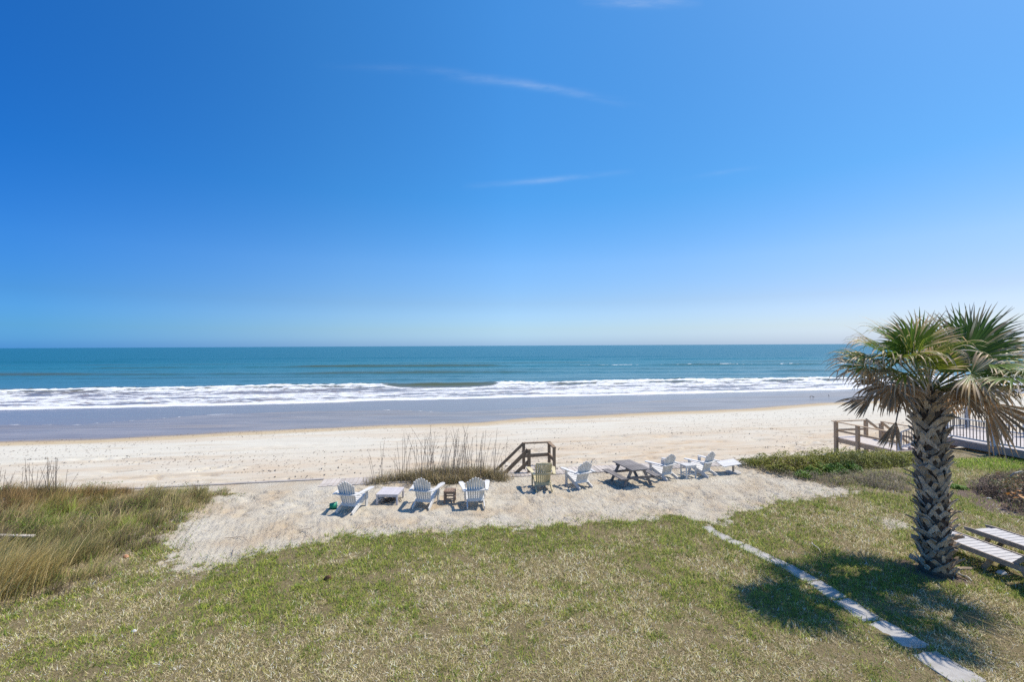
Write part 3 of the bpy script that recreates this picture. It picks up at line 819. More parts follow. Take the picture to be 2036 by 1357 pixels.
# ================================================================== tables on the sand
def slat_table(name, label, cat, mt, w, d, h, nsl, along='x', leg=0.05, gap=0.012, lower=None, pos=None, deg=0, apron=0.06):
    t_ = thing(name, label, cat)
    for i in range(nsl):
        q = MB()
        if along == 'x':
            ww = d / nsl; q.box((0, 0, 0), (w, ww - gap, 0.022)); o = q.build('table_slat', mt, t_); o.location = (0, -d / 2 + ww * (i + .5), h - 0.011)
        else:
            ww = w / nsl; q.box((0, 0, 0), (ww - gap, d, 0.022)); o = q.build('table_slat', mt, t_); o.location = (-w / 2 + ww * (i + .5), 0, h - 0.011)
    for sx_ in (-1, 1):
        for sy_ in (-1, 1):
            q = MB(); q.box((0, 0, (h - 0.023) / 2), (leg, leg, h - 0.023)); o = q.build('leg', mt, t_); o.location = (sx_ * (w / 2 - leg / 2 - .008), sy_ * (d / 2 - leg / 2 - .008), 0)
    for sx_ in (-1, 1):
        q = MB(); q.box((0, 0, 0), (0.02, d - 2 * leg - .02, apron)); o = q.build('apron', mt, t_); o.location = (sx_ * (w / 2 - leg / 2 - .008), 0, h - 0.024 - apron / 2)
        q = MB(); q.box((0, 0, 0), (w - 2 * leg - .02, 0.02, apron)); o = q.build('apron', mt, t_); o.location = (0, sx_ * (d / 2 - leg / 2 - .008), h - 0.024 - apron / 2)
        if lower:
            q = MB(); q.box((0, 0, 0), (w - 2 * leg - .01, 0.022, 0.035)); o = q.build('stretcher', mt, t_); o.location = (0, sx_ * (d / 2 - leg / 2 - .008), lower)
            q = MB(); q.box((0, 0, 0), (0.022, d - 2 * leg - .01, 0.035)); o = q.build('stretcher', mt, t_); o.location = (sx_ * (w / 2 - leg / 2 - .008), 0, lower)
    t_.location = (pos[0], pos[1], Z(pos[0], pos[1]) - 0.006); t_.rotation_euler = (0, 0, R(deg))
    return t_
slat_table('coffee_table', 'low grey slatted coffee table with driftwood heaped underneath', 'table', M['grey_slat'], 0.66, 0.74, 0.31, 8, 'x', pos=(-3.72, 14.27), deg=-2)
slat_table('side_table', 'small brown wooden side table between two white chairs', 'side table', M['brown_stain'], 0.345, 0.37, 0.36, 5, 'y', leg=0.045, lower=0.13, pos=(-1.90, 14.18), deg=0)
slat_table('side_table', 'small white side table between two white chairs near the pedestal table', 'side table', M['white_paint'], 0.42, 0.38, 0.47, 5, 'y', leg=0.04, lower=0.16, pos=(6.22, 16.62), deg=14)

# driftwood heap under the coffee table
q = MB()
for k in range(26):
    a = random.uniform(0, math.pi); l = random.uniform(.10, .26)
    c = Vector((random.gauss(0, .13), random.gauss(0, .11), random.uniform(.02, .12)))
    d = Vector((math.cos(a), math.sin(a), random.uniform(-.25, .25))) * l
    q.tube([c - d, c + Vector((0, 0, random.uniform(0, .03))), c + d], [.008, .014, .006], 5)
o = q.build('driftwood_pile', M['driftwood']); o.location = (-3.70, 14.2, Z(-3.70, 14.2))
tag(o, 'heap of dark driftwood sticks under the low grey coffee table', 'driftwood')

# green bucket lying in the shade of the first chair
bk = thing('bucket', 'green plastic bucket lying on its side in the first chair\'s shadow', 'bucket')
n = 14
for nm, mt, r0, r1, y0, y1 in (('bucket_body', M['green_plastic'], 0.075, 0.10, 0.0, 0.20), ('bucket_rim', M['teal_plastic'], 0.109, 0.109, 0.195, 0.215)):
    q = MB(); q.tube([(0, y0, 0.10), (0, y1, 0.10)], [r0, r1], n); q.build(nm, mt, bk, True)
q = MB(); q.tube([(0.10 * math.cos(t), 0.20 + 0.08 * math.sin(t), 0.10 + .02) for t in [math.pi * i / 8 for i in range(9)]], 0.004, 5); q.build('bucket_handle', M['teal_plastic'], bk)
p = G(655, 1014); bk.location = (p.x, p.y, Z(p.x, p.y) - 0.004); bk.rotation_euler = (0, 0, R(-70))

# picnic table
pt = thing('picnic_table', 'dark weathered wooden picnic table with attached benches on the sand', 'picnic table')
TL_, TW = 1.30, 0.70
for i in range(6):
    q = MB(); q.box((0, 0, 0), (TW / 6 - .008, TL_ + random.uniform(-.01, .01), 0.035)); o = q.build('tabletop_plank', M['picnic'], pt); o.location = (-TW / 2 + TW / 6 * (i + .5), 0, 0.70)
for s in (-1, 1):
    for j in (0, 1):
        q = MB(); q.box((0, 0, 0), (0.115, TL_ + 0.02, 0.035)); o = q.build('bench_plank', M['picnic'], pt); o.location = (s * (0.60 + 0.125 * j - .04), 0, 0.405)
for s in (-1, 1):
    yy = s * (TL_ / 2 - 0.20)
    q = MB(); q.box((0, yy, 0.345), (1.42, 0.04, 0.085)); q.build('bench_support', M['picnic'], pt)
    q = MB(); q.box((0, yy, 0.64), (0.64, 0.04, 0.08)); q.build('top_support', M['picnic'], pt)
    for sx_ in (-1, 1):
        q = MB(); q.bar((sx_ * 0.20, yy - s * .042, 0.68), (sx_ * 0.52, yy - s * .042, 0.0), 0.095, 0.038, up=(0, 1, 0)); q.build('leg', M['picnic'], pt)
    q = MB(); q.bar((0, yy - s * .06, 0.345), (0, yy - s * 0.38, 0.665), 0.075, 0.036); q.build('brace', M['picnic'], pt)
p = (4.03, 15.98)
pt.location = (p[0], p[1], Z(*p) - 0.005); pt.rotation_euler = (0, 0, R(17)); pt.scale = (1, 1, 0.87)

# pedestal table with a tilted top
pd = thing('pedestal_table', 'tilted white table top on a short post with a round concrete base', 'pedestal table')
q = MB(); q.tube([(0, 0, 0), (0, 0, .03), (0, 0, .05)], [.27, .27, .22], 20); q.build('base', M['concrete'], pd)
q = MB(); q.box((0, 0, .19), (.055, .055, .30)); q.build('post', M['grey_frame'], pd)
for k in range(4):
    rt = Matrix.Rotation(R(-6), 3, 'Y') @ Matrix.Rotation(R(9), 3, 'X')
    q = MB(); q.box((0, 0, 0), (.70, .118, .026), rt); o = q.build('table_slat', M['white_paint'], pd)
    o.location = Vector((-.18, 0, .365)) + rt @ Vector((0, -.18 + .12 * k, 0))
q = MB(); q.box((-.15, 0, .335), (.06, .40, .03), Matrix.Rotation(R(-6), 3, 'Y') @ Matrix.Rotation(R(9), 3, 'X')); q.build('batten', M['grey_frame'], pd)
p = G(1458, 940.5); pd.location = (p.x, p.y, Z(p.x, p.y)); pd.rotation_euler = (0, 0, R(8))

# ================================================================== loungers beside the palm
def make_lounger(label):
    c = thing('sun_lounger', label, 'sun lounger', group='slatted sun loungers beside the palm')
    Lf, W, H = 2.05, 0.62, 0.36
    # local: y from foot (0) towards the head (-Lf); x across
    for s in (-1, 1):
        q = MB(); q.prism([(0.02, -.02), (0.06, .045), (-0.10, .06), (-2.55, .06), (-2.55, -.04), (-0.35, -.045), (-0.12, -.035)], (s * W / 2, 0, H - 0.02), (0, 1, 0), (0, 0, 1), 0.034)
        q.build('side_rail', M['grey_frame'], c)
    k = 0; y = -0.10
    while y > -1.78:
        z = H + 0.012 - (0.035 if k == 0 else 0.0)
        q = MB(); q.box((0, 0, 0), (W - 0.042, 0.108, 0.02)); o = q.build('seat_slat', M['lounge_slat'], c, bevel=0.003); o.location = (0, y, z); o.rotation_euler = (R(random.uniform(-.5, .5)), 0, 0)
        y -= 0.122; k += 1
    # raised back
    yb = y + 0.02; tl = R(48)
    d = Vector((0, -math.cos(tl), math.sin(tl)))
    for s in (-1, 1):
        q = MB(); q.bar(Vector((s * (W / 2 - .04), yb, H + .01)), Vector((s * (W / 2 - .04), yb, H + .01)) + d * 0.82, 0.028, 0.07, up=(0, 0, 1)); q.build('back_rail', M['grey_frame'], c)
        q = MB(); q.bar((s * (W / 2 - .02), -1.95, H - .05), (s * (W / 2 - .02), -2.15, 0.0), 0.04, 0.08); q.build('leg', M['tan_wood'], c)
        q = MB(); q.bar((s * (W / 2 - .04), -0.42, H - .04), (s * (W / 2 - .09), -0.26, 0.0), 0.04, 0.085); q.build('leg', M['tan_wood'], c)
        q = MB(); q.bar((s * (W / 2 - .04), -1.42, H - .06), (s * (W / 2 - .09), -1.22, 0.0), 0.04, 0.085); q.build('leg', M['tan_wood'], c)
    for k in range(6):
        q = MB(); q.box((0, 0, 0), (W - 0.14, 0.108, 0.02), Matrix.Rotation(-tl, 3, 'X')); o = q.build('back_slat', M['lounge_slat'], c); o.location = Vector((0, yb, H + .055)) + d * (0.09 + 0.125 * k)
    q = MB(); q.box((0, -1.36, H - 0.08), (W - .05, .05, .06)); q.build('cross_brace', M['tan_wood'], c)
    return c
lg = make_lounger('slatted grey sun lounger nearest the palm trunk, its foot end partly hidden behind it')
ldir = Vector((0.16, -0.987))            # foot to head
lrz = math.atan2(ldir.x, -ldir.y)
lg.location = (9.72, 10.95, Z(9.72, 10.95)); lg.rotation_euler = (0, 0, lrz)
l2 = copy_tree(lg); l2['label'] = 'slatted grey sun lounger farther from the palm trunk, only its foot half in view'
l2.location = (10.86, 10.98, Z(10.86, 10.98)); l2.rotation_euler = (0, 0, lrz + R(1.0))

# ================================================================== neighbour's walkway on the shore side
wk = thing('white_deck', 'raised white-railed deck walkway with brown fascia behind the palm', 'deck')
WP = M['white_paint']
def near_line(t): return Vector((20.0 - 0.165 * t, 19.6 + 0.986 * t))
nu0 = 22.95                        # near edge of the deck
VA, VB_, VC = 8.5, 17.9, 19.7
UA, UC, UD = 22.95, 24.0, 26.7
FZ = 0.44
outline = [(UA, VA), (UA, VB_), (UC, VC), (UD, VC), (UD, VA)]
# floor boards run across the deck
v = VA; k = 0
while v < VC - 0.02:
    u0 = UA + 0.01 if v < VB_ else UA + (v - VB_) / (VC - VB_) * (UC - UA) + 0.02
    q = MB(); q.box((0, 0, 0), (UD - u0, 0.134, 0.028)); o = q.build('deck_board', M['deck_board'], wk)
    o.location = SH((u0 + UD) / 2, v + 0.07, FZ - 0.014 + random.uniform(-.001, .001)); o.rotation_euler = (0, 0, ANG)
    v += 0.142; k += 1
for a, b_ in ((0, 1), (1, 2), (2, 3), (3, 4)):
    A_ = SH(*outline[a], FZ - 0.17); B_ = SH(*outline[b_], FZ - 0.17)
    rail('fascia', wk, M['fascia'], A_, B_, 0.045, 0.27)
def baluster_run(a, b_, za, zb, n, top=0.98):
    for i in range(n + 1):
        pass
bal = MB(); bal.box((0, 0, 0.39), (0.022, 0.022, 0.78)); bal_me = bal.mesh('baluster', M['baluster'])
def rail_run(parent, a, b_, za, zb, posts=(True, True), spacing=0.125, hp=1.02, wpost=0.13):
    a = Vector(a); b_ = Vector(b_); ln = (b_ - a).length
    for e, (pp, zz) in enumerate(((a, za), (b_, zb))):
        if posts[e]:
            post('post', parent, WP, pp.x, pp.y, zz - 0.25, zz + hp, wpost)
            q = MB(); q.box((0, 0, 0), (wpost + .03, wpost + .03, .03)); o = q.build('post_cap', WP, parent); o.location = SH(pp.x, pp.y, zz + hp + .017); o.rotation_euler = (0, 0, ANG)
    rail('top_rail', parent, WP, SH(a.x, a.y, za + 0.93), SH(b_.x, b_.y, zb + 0.93), 0.075, 0.045)
    rail('bottom_rail', parent, WP, SH(a.x, a.y, za + 0.10), SH(b_.x, b_.y, zb + 0.10), 0.05, 0.07)
    k = int(ln / spacing)
    for i in range(1, k):
        f = i / k; pp = a.lerp(b_, f); zz = za + (zb - za) * f
        put('baluster', bal_me, parent, SH(pp.x, pp.y, zz + 0.13), (0, 0, ANG))
inset = 0.07
pts = [(UA + inset, VA + .1), (UA + inset, 10.6), (UA + inset, 13.3), (UA + inset, 15.95), (UA + inset, VB_ - .03), (UC, VC - .10), (UC + 1.35, VC - .10), (UD - inset, VC - .10), (UD - inset, 17.2), (UD - inset, 14.5), (UD - inset, 11.5)]
for i in range(len(pts) - 1):
    if i == 4: continue
    rail_run(wk, pts[i], pts[i + 1], FZ, FZ, (i in (0, 5), True), wpost=0.17 if i < 4 else 0.15)
# supports
for (u, v) in ((UA + .15, 15.95), (UA + .15, 12.6), (UA + .15, 9.3), (UD - .15, 15.9), (UD - .15, 12.6), (UA + 1.9, 19.2)):
    post('support_post', wk, WP if v > 15 else M['fascia'], u, v, -1.9 if v > 18 else -0.1, FZ - 0.03, 0.14)
q = MB(); q.box((0, 0, 0), (UD - UA - .12, .05, .19)); o = q.build('beam', M['fascia'], wk); o.location = SH((UA + UD) / 2, 15.75, FZ - .16); o.rotation_euler = (0, 0, ANG)
# steps from the deck down to the lower landing, running towards the sea beside the deck
LZ = -0.70
NS = 6
for k in range(NS):
    f = (k + 1) / (NS + 1)
    zz = FZ + (LZ - FZ) * f
    q = MB(); q.box((0, 0, 0), (1.3, 0.31, 0.035)); o = q.build('tread', M['deck_board'], wk); o.location = SH(UA + .66, 17.98 + 0.30 * k + .15, zz); o.rotation_euler = (0, 0, ANG)
    q = MB(); q.box((0, 0, 0), (1.28, 0.022, 0.155)); o = q.build('riser', M['fascia'], wk); o.location = SH(UA + .66, 17.985 + 0.30 * k, zz + .10); o.rotation_euler = (0, 0, ANG)
for uu_ in (UA - .01, UA + 1.33):
    q = MB()
    ol = [(0, 0.0)]
    for k in range(NS + 1):
        f = (k + 1) / (NS + 1); zz = (LZ - FZ) * f
        ol += [(0.30 * k, zz + 0.165 if k else 0.0), (0.30 * (k + 1), zz + 0.165 if k else 0.0)]
    ol = [(0, -.02)] + [(0.30 * k + e * 0.30, (LZ - FZ) * (k + 1) / (NS + 1) + .0) for k in range(NS) for e in (0, 1)] + [(0.30 * NS, LZ - FZ - .22), (0.30 * NS - .25, LZ - FZ - .22), (0, -.42)]
    q.prism(ol, SH(uu_, 17.98, FZ), SH(0, 1, 0), (0, 0, 1), 0.04); q.build('stringer', M['fascia'], wk)
rail('stair_rail', wk, WP, SH(UA + .02, VB_, FZ + .93), SH(UA + .02, 19.85, LZ + .98), 0.07, 0.05)
rail('stair_rail', wk, WP, SH(UA + .02, VB_, FZ + .14), SH(UA + .02, 19.85, LZ + .24), 0.05, 0.09)
for i in range(1, 15):
    f = i / 15; put('baluster', bal_me, wk, SH(UA + .02, VB_ + (19.85 - VB_) * f, FZ + .15 + (LZ - FZ + .1) * f), (0, 0, ANG))
post('post', wk, WP, UA + .02, 19.93, LZ - .25, LZ + .98, 0.14)

# brown wooden landing over the beach
ld = thing('wooden_landing', 'brown wooden landing with rail fence beyond the shrubs, below the white deck', 'landing')
LM = M['landing']
LU0, LU1, LV0, LV1 = 22.93, 24.75, 20.02, 23.55
for k in range(27):
    q = MB(); q.box((0, 0, 0), (LU1 - LU0, 0.135, 0.03)); o = q.build('deck_board', M['deck_board'], ld); o.location = SH((LU0 + LU1) / 2, LV0 + .07 + .143 * k, LZ); o.rotation_euler = (0, 0, ANG)
for (a, b_) in (((LU0 - .03, LV0), (LU0 - .03, LV1)), ((LU0, LV1 + .03), (LU1, LV1 + .03)), ((LU1 + .03, LV0), (LU1 + .03, LV1))):
    rail('rim_board', ld, LM, SH(*a, LZ - .13), SH(*b_, LZ - .13), .045, .24)
for v in (22.15, LV1): post('post', ld, LM, LU0 - .09, v, -1.75, LZ + .90, .16)
for v in (22.6, LV1): post('post', ld, LM, LU1 + .09, v, -1.75, LZ + .90, .16)
rail('top_rail', ld, LM, SH(LU0 - .09, LV0, LZ + .92), SH(LU0 - .09, LV1 + .25, LZ + .92), .15, .045)
rail('middle_rail', ld, LM, SH(LU0 - .04, LV0, LZ + .42), SH(LU0 - .04, LV1, LZ + .42), .04, .11)
rail('top_rail', ld, LM, SH(LU0 - .1, LV1, LZ + .95), SH(LU1 + .15, LV1, LZ + .95), .15, .045)
rail('middle_rail', ld, LM, SH(LU0, LV1, LZ + .44), SH(LU1, LV1, LZ + .44), .04, .11)
rail('handrail', ld, LM, SH(LU1 + .09, LV1, LZ + 1.0), SH(LU1 + 2.3, LV1, LZ - .55), .06, .12)
rail('handrail', ld, LM, SH(LU1 + .09, 22.6, LZ + .98), SH(LU1 + 2.3, 22.6, LZ - .55), .06, .12)
rail('top_rail', ld, LM, SH(LU1 + .09, LV0 - .1, LZ + 1.02), SH(LU1 + .09, 22.6, LZ + 1.02), .15, .045)
rail('middle_rail', ld, LM, SH(LU1 + .09, LV0 - .1, LZ + .44), SH(LU1 + .09, 22.6, LZ + .44), .04, .11)
for k in range(4):
    q = MB(); q.box((0, 0, 0), (.27, 1.25, .04)); o = q.build('tread', LM, ld); o.location = SH(LU1 + .25 + .27 * k, 23.25, LZ - .17 - .17 * k); o.rotation_euler = (0, 0, ANG)

# ================================================================== stepping path of concrete slabs
path = bpy.data.objects.new('path', None); COL.objects.link(path)
tag(path, 'path of pale concrete slabs set in the lawn', kind='structure')
SLABS = [[(1395, 1046), (1412, 1043), (1428, 1054), (1411, 1057)],
         [(1413, 1058), (1430, 1055), (1458, 1069), (1442, 1073)],
         [(1443, 1074), (1460, 1070), (1480, 1078), (1466, 1083)],
         [(1467, 1084), (1483, 1079), (1515, 1094), (1499, 1099)],
         [(1500, 1100), (1517, 1095), (1540, 1106), (1522, 1111)],
         [(1523, 1112), (1542, 1107), (1570, 1119), (1551, 1124)],
         [(1553, 1125), (1574, 1120), (1628, 1149), (1602, 1154)],
         [(1604, 1156), (1631, 1151), (1684, 1184), (1652, 1189)],
         [(1655, 1191), (1687, 1186), (1757, 1229), (1716, 1233)],
         [(1724, 1238), (1760, 1232), (1850, 1281), (1797, 1288)],
         [(1812, 1299), (1862, 1292), (1962, 1352), (1903, 1361)],
         [(1930, 1374), (1985, 1364), (2090, 1425), (2020, 1438)]]
m, t, b = base_mat('path_slab', 0.9, 0.15)
P = coords(t, kind='P'); n1 = noise(t, P, 5, 5); n2 = noise(t, P, 60, 4, 0.7)
c = ramp(t, n1, [(0.3, (0.326, 0.307, 0.277)), (0.5, (0.422, 0.407, 0.377)), (0.7, (0.459, 0.444, 0.422))])
c = mix(t, MATH(t, 'MULTIPLY', MATH(t, 'SUBTRACT', n2, 0.56), 3.0, clamp=True), c, (0.33, 0.30, 0.26))
L(t, c, b.inputs['Base Color']); bump(t, b, n2, 0.6, 0.01)
M['slab'] = m
SLABG = []
for qd in SLABS:
    zz = 0.03
    P4 = [G(x, y, zz + 0.04) for x, y in qd]
    SLABG.append([tuple(p.xy) for p in P4])
    cen = sum(P4, Vector()) / 4
    # ragged outline
    ring = []
    for i in range(4):
        a, b_ = P4[i], P4[(i + 1) % 4]
        for j in range(4):
            p = a.lerp(b_, j / 4)
            k = 0.0 if j == 0 else random.uniform(-.028, .014)
            nn = Vector(((b_ - a).y, -(b_ - a).x, 0)).normalized()
            ring.append(p + nn * k - cen)
    q = MB(); nR = len(ring)
    top = [tuple(p * 0.985 + Vector((0, 0, 0.0))) for p in ring]; mid = [tuple(p + Vector((0, 0, -.008))) for p in ring]; bot = [tuple(p + Vector((0, 0, -.06))) for p in ring]
    q.v = top + mid + bot
    q.f.append(tuple(range(nR)) if (P4[1] - P4[0]).cross(P4[2] - P4[0]).z > 0 else tuple(reversed(range(nR))))
    for i in range(nR):
        j = (i + 1) % nR
        q.f.append((i, j, nR + j, nR + i)); q.f.append((nR + i, nR + j, 2 * nR + j, 2 * nR + i))
    o = q.build('slab', M['slab'], path); o.location = (cen.x, cen.y, Z(cen.x, cen.y) + 0.008); o.rotation_euler = (R(random.uniform(-.8, .8)), R(random.uniform(-.8, .8)), 0)

# ================================================================== palm
TB = G(1857, 1150); TB = Vector((8.66, 9.60, 0.0)); TB.z = Z(TB.x, TB.y)
palm = thing('palm_tree', 'stocky fan palm with rough crisscross trunk and wind-torn drooping crown', 'palm tree', TB)
TOPZ = 3.72
def axis(z):
    f = z / TOPZ
    return Vector((-0.12 * f + 0.02 * math.sin(f * 5), 0.02 * math.sin(f * 4), z))
def trad(z):
    return float(np.interp(z, [0, 0.12, 0.4, 1.2, 2.2, 2.9, 3.2, 3.35, 3.75], [0.31, 0.28, 0.245, 0.225, 0.228, 0.25, 0.275, 0.215, 0.13]))
ns, nr = 30, 48
V = []; F = []
for i in range(nr + 1):
    z = TOPZ * 1.03 * i / nr - 0.05
    c = axis(max(z, 0)); c.z = z
    for k in range(ns):
        a = 2 * math.pi * k / ns
        r = trad(z) * (0.93 + 0.10 * (random.random() - .5))
        V.append((c.x + r * math.cos(a), c.y + r * math.sin(a), z))
for i in range(nr):
    for k in range(ns):
        F.append((i * ns + k, i * ns + (k + 1) % ns, (i + 1) * ns + (k + 1) % ns, (i + 1) * ns + k))
F.append(tuple(reversed(range(ns)))); F.append(tuple(range(nr * ns, (nr + 1) * ns)))
me = bpy.data.meshes.new('trunk'); me.from_pydata(V, [], F); me.update(); me.materials.append(M['fibre'])
trunk = put('trunk', me, palm)

def strap(q, pts, ws, th):
    """flat curved plate along pts; outward direction is local +y"""
    secs = []
    n_ = len(pts)
    for i in range(n_):
        p = Vector(pts[i]); d = (Vector(pts[min(i + 1, n_ - 1)]) - Vector(pts[max(i - 1, 0)])).normalized()
        out = Vector((p.x * 1.6, 1, 0.0)).normalized()
        side = d.cross(out).normalized(); out = side.cross(d).normalized()
        w = ws[i] / 2; h = th[i] / 2
        secs.append([p - side * w - out * h, p + side * w - out * h * .6, p + side * w * .9 + out * h, p - side * w * .9 + out * h])
    b = len(q.v)
    for s_ in secs: q.v += [tuple(k) for k in s_]
    for i in range(n_ - 1):
        for k in range(4):
            j = (k + 1) % 4
            q.f.append((b + 4 * i + k, b + 4 * i + j, b + 4 * (i + 1) + j, b + 4 * (i + 1) + k))
    q.f.append((b, b + 3, b + 2, b + 1)); e = b + 4 * (n_ - 1); q.f.append((e, e + 1, e + 2, e + 3))
def boot_mesh(seed, stub=1.0, wide=1.0, out=1.0, mt='bark'):
    rs = random.Random(seed); q = MB()
    R0 = 0.235
    def sur(x, z, o): return (x, o - x * x / (2 * R0), z)
    kind = seed % 3
    lean = (-1 if kind == 0 else 1) * rs.uniform(.55, .95)
    if kind < 2:
        # one broad plate lying slantwise, its cut end standing off the trunk
        L0 = rs.uniform(.17, .23); n_ = 5
        pts = []; ws = []; th = []
        for j in range(n_):
            f = j / (n_ - 1)
            xx = lean * (f - .5) * L0; zz = (f - .55) * L0 * 1.25
            pts.append(sur(xx, zz, -.012 + .055 * f + (.03 + .05 * out) * f * f * f))
            ws.append((.075 + .045 * f - .035 * (f > .9)) * wide * rs.uniform(.9, 1.1)); th.append(.016 + .012 * f)
        strap(q, pts, ws, th)
        # short opposite arm of the split base
        pts = [sur(-lean * .13, -.13, -.012), sur(-lean * .07, -.05, .014), sur(lean * .01, .03, .03)]
        strap(q, pts, [.05, .075, .06], [.012, .018, .016])
    else:
        tip = rs.uniform(-.05, .05); sl = rs.uniform(.05, .12) * stub; lo = rs.uniform(.9, 1.15)
        for s_ in (-1, 1):
            x0 = s_ * rs.uniform(.11, .145) * wide
            pts = [sur(x0, -.17 * lo, -.015), sur(x0 * .72, -.10, .014), sur(x0 * .36, -.025, .036), sur(x0 * .14 + tip * .3, .04, .052)]
            strap(q, pts, [.035, .062 * wide, .085 * wide, .075], [.012, .020, .024, .026])
        ly = (0.045 + rs.uniform(0, .08)) * out
        pts = [(tip * .2, .046, .02), (tip * .6, .060 + ly * .35, .02 + sl * .5), (tip * 1.5, .065 + ly, .02 + sl)]
        strap(q, pts, [.10 * wide, .08 * wide, rs.uniform(.03, .07)], [.028, .022, .014])
    return q.mesh('leaf_base', M[mt])
boots = [boot_mesh(100 + k, 1.0, .9 + .10 * (k % 4), 0.4 + .3 * (k % 5)) for k in range(15)]
boots_top = [boot_mesh(200 + 3 * k, 1.8, 0.6, 1.8) for k in range(5)]
cnt = 0
rows = 28
for i in range(rows):
    z = 0.13 + i * 0.113
    nn_ = 9
    for k in range(nn_):
        a = 2 * math.pi * (k + 0.5 * (i % 2)) / nn_ + 0.11 * i + random.uniform(-.10, .10)
        zz = z + random.uniform(-.035, .035)
        c = axis(zz); r = trad(zz) - .012
        p = c + Vector((math.cos(a) * r, math.sin(a) * r, 0))
        me = random.choice(boots)
        if random.random() < .06: continue
        sc_ = random.uniform(.60, 1.08)
        mt4 = Matrix.Translation(p) @ Matrix.Rotation(a - math.pi / 2, 4, 'Z') @ Matrix.Rotation(R(random.uniform(-24, 24)), 4, 'Y') @ Matrix.Rotation(R(random.uniform(-9, 5)), 4, 'X') @ Matrix.Diagonal((sc_, sc_ * random.uniform(.8, 1.2), sc_ * random.uniform(.9, 1.2), 1))
        put('leaf_base', me, trunk, mat4=mt4); cnt += 1
for i in range(60):
    z = 3.22 + 0.0085 * i + random.uniform(-.02, .02)
    a = i * 2.39996 + random.uniform(-.15, .15)
    c = axis(z); r = trad(z) - .01
    p = c + Vector((math.cos(a) * r, math.sin(a) * r, 0))
    sc_ = random.uniform(.8, 1.2)
    mt4 = Matrix.Translation(p) @ Matrix.Rotation(a - math.pi / 2, 4, 'Z') @ Matrix.Rotation(R(random.uniform(-35, -8)), 4, 'X') @ Matrix.Diagonal((sc_, sc_, sc_, 1))
    put('leaf_base', random.choice(boots_top), trunk, mat4=mt4); cnt += 1

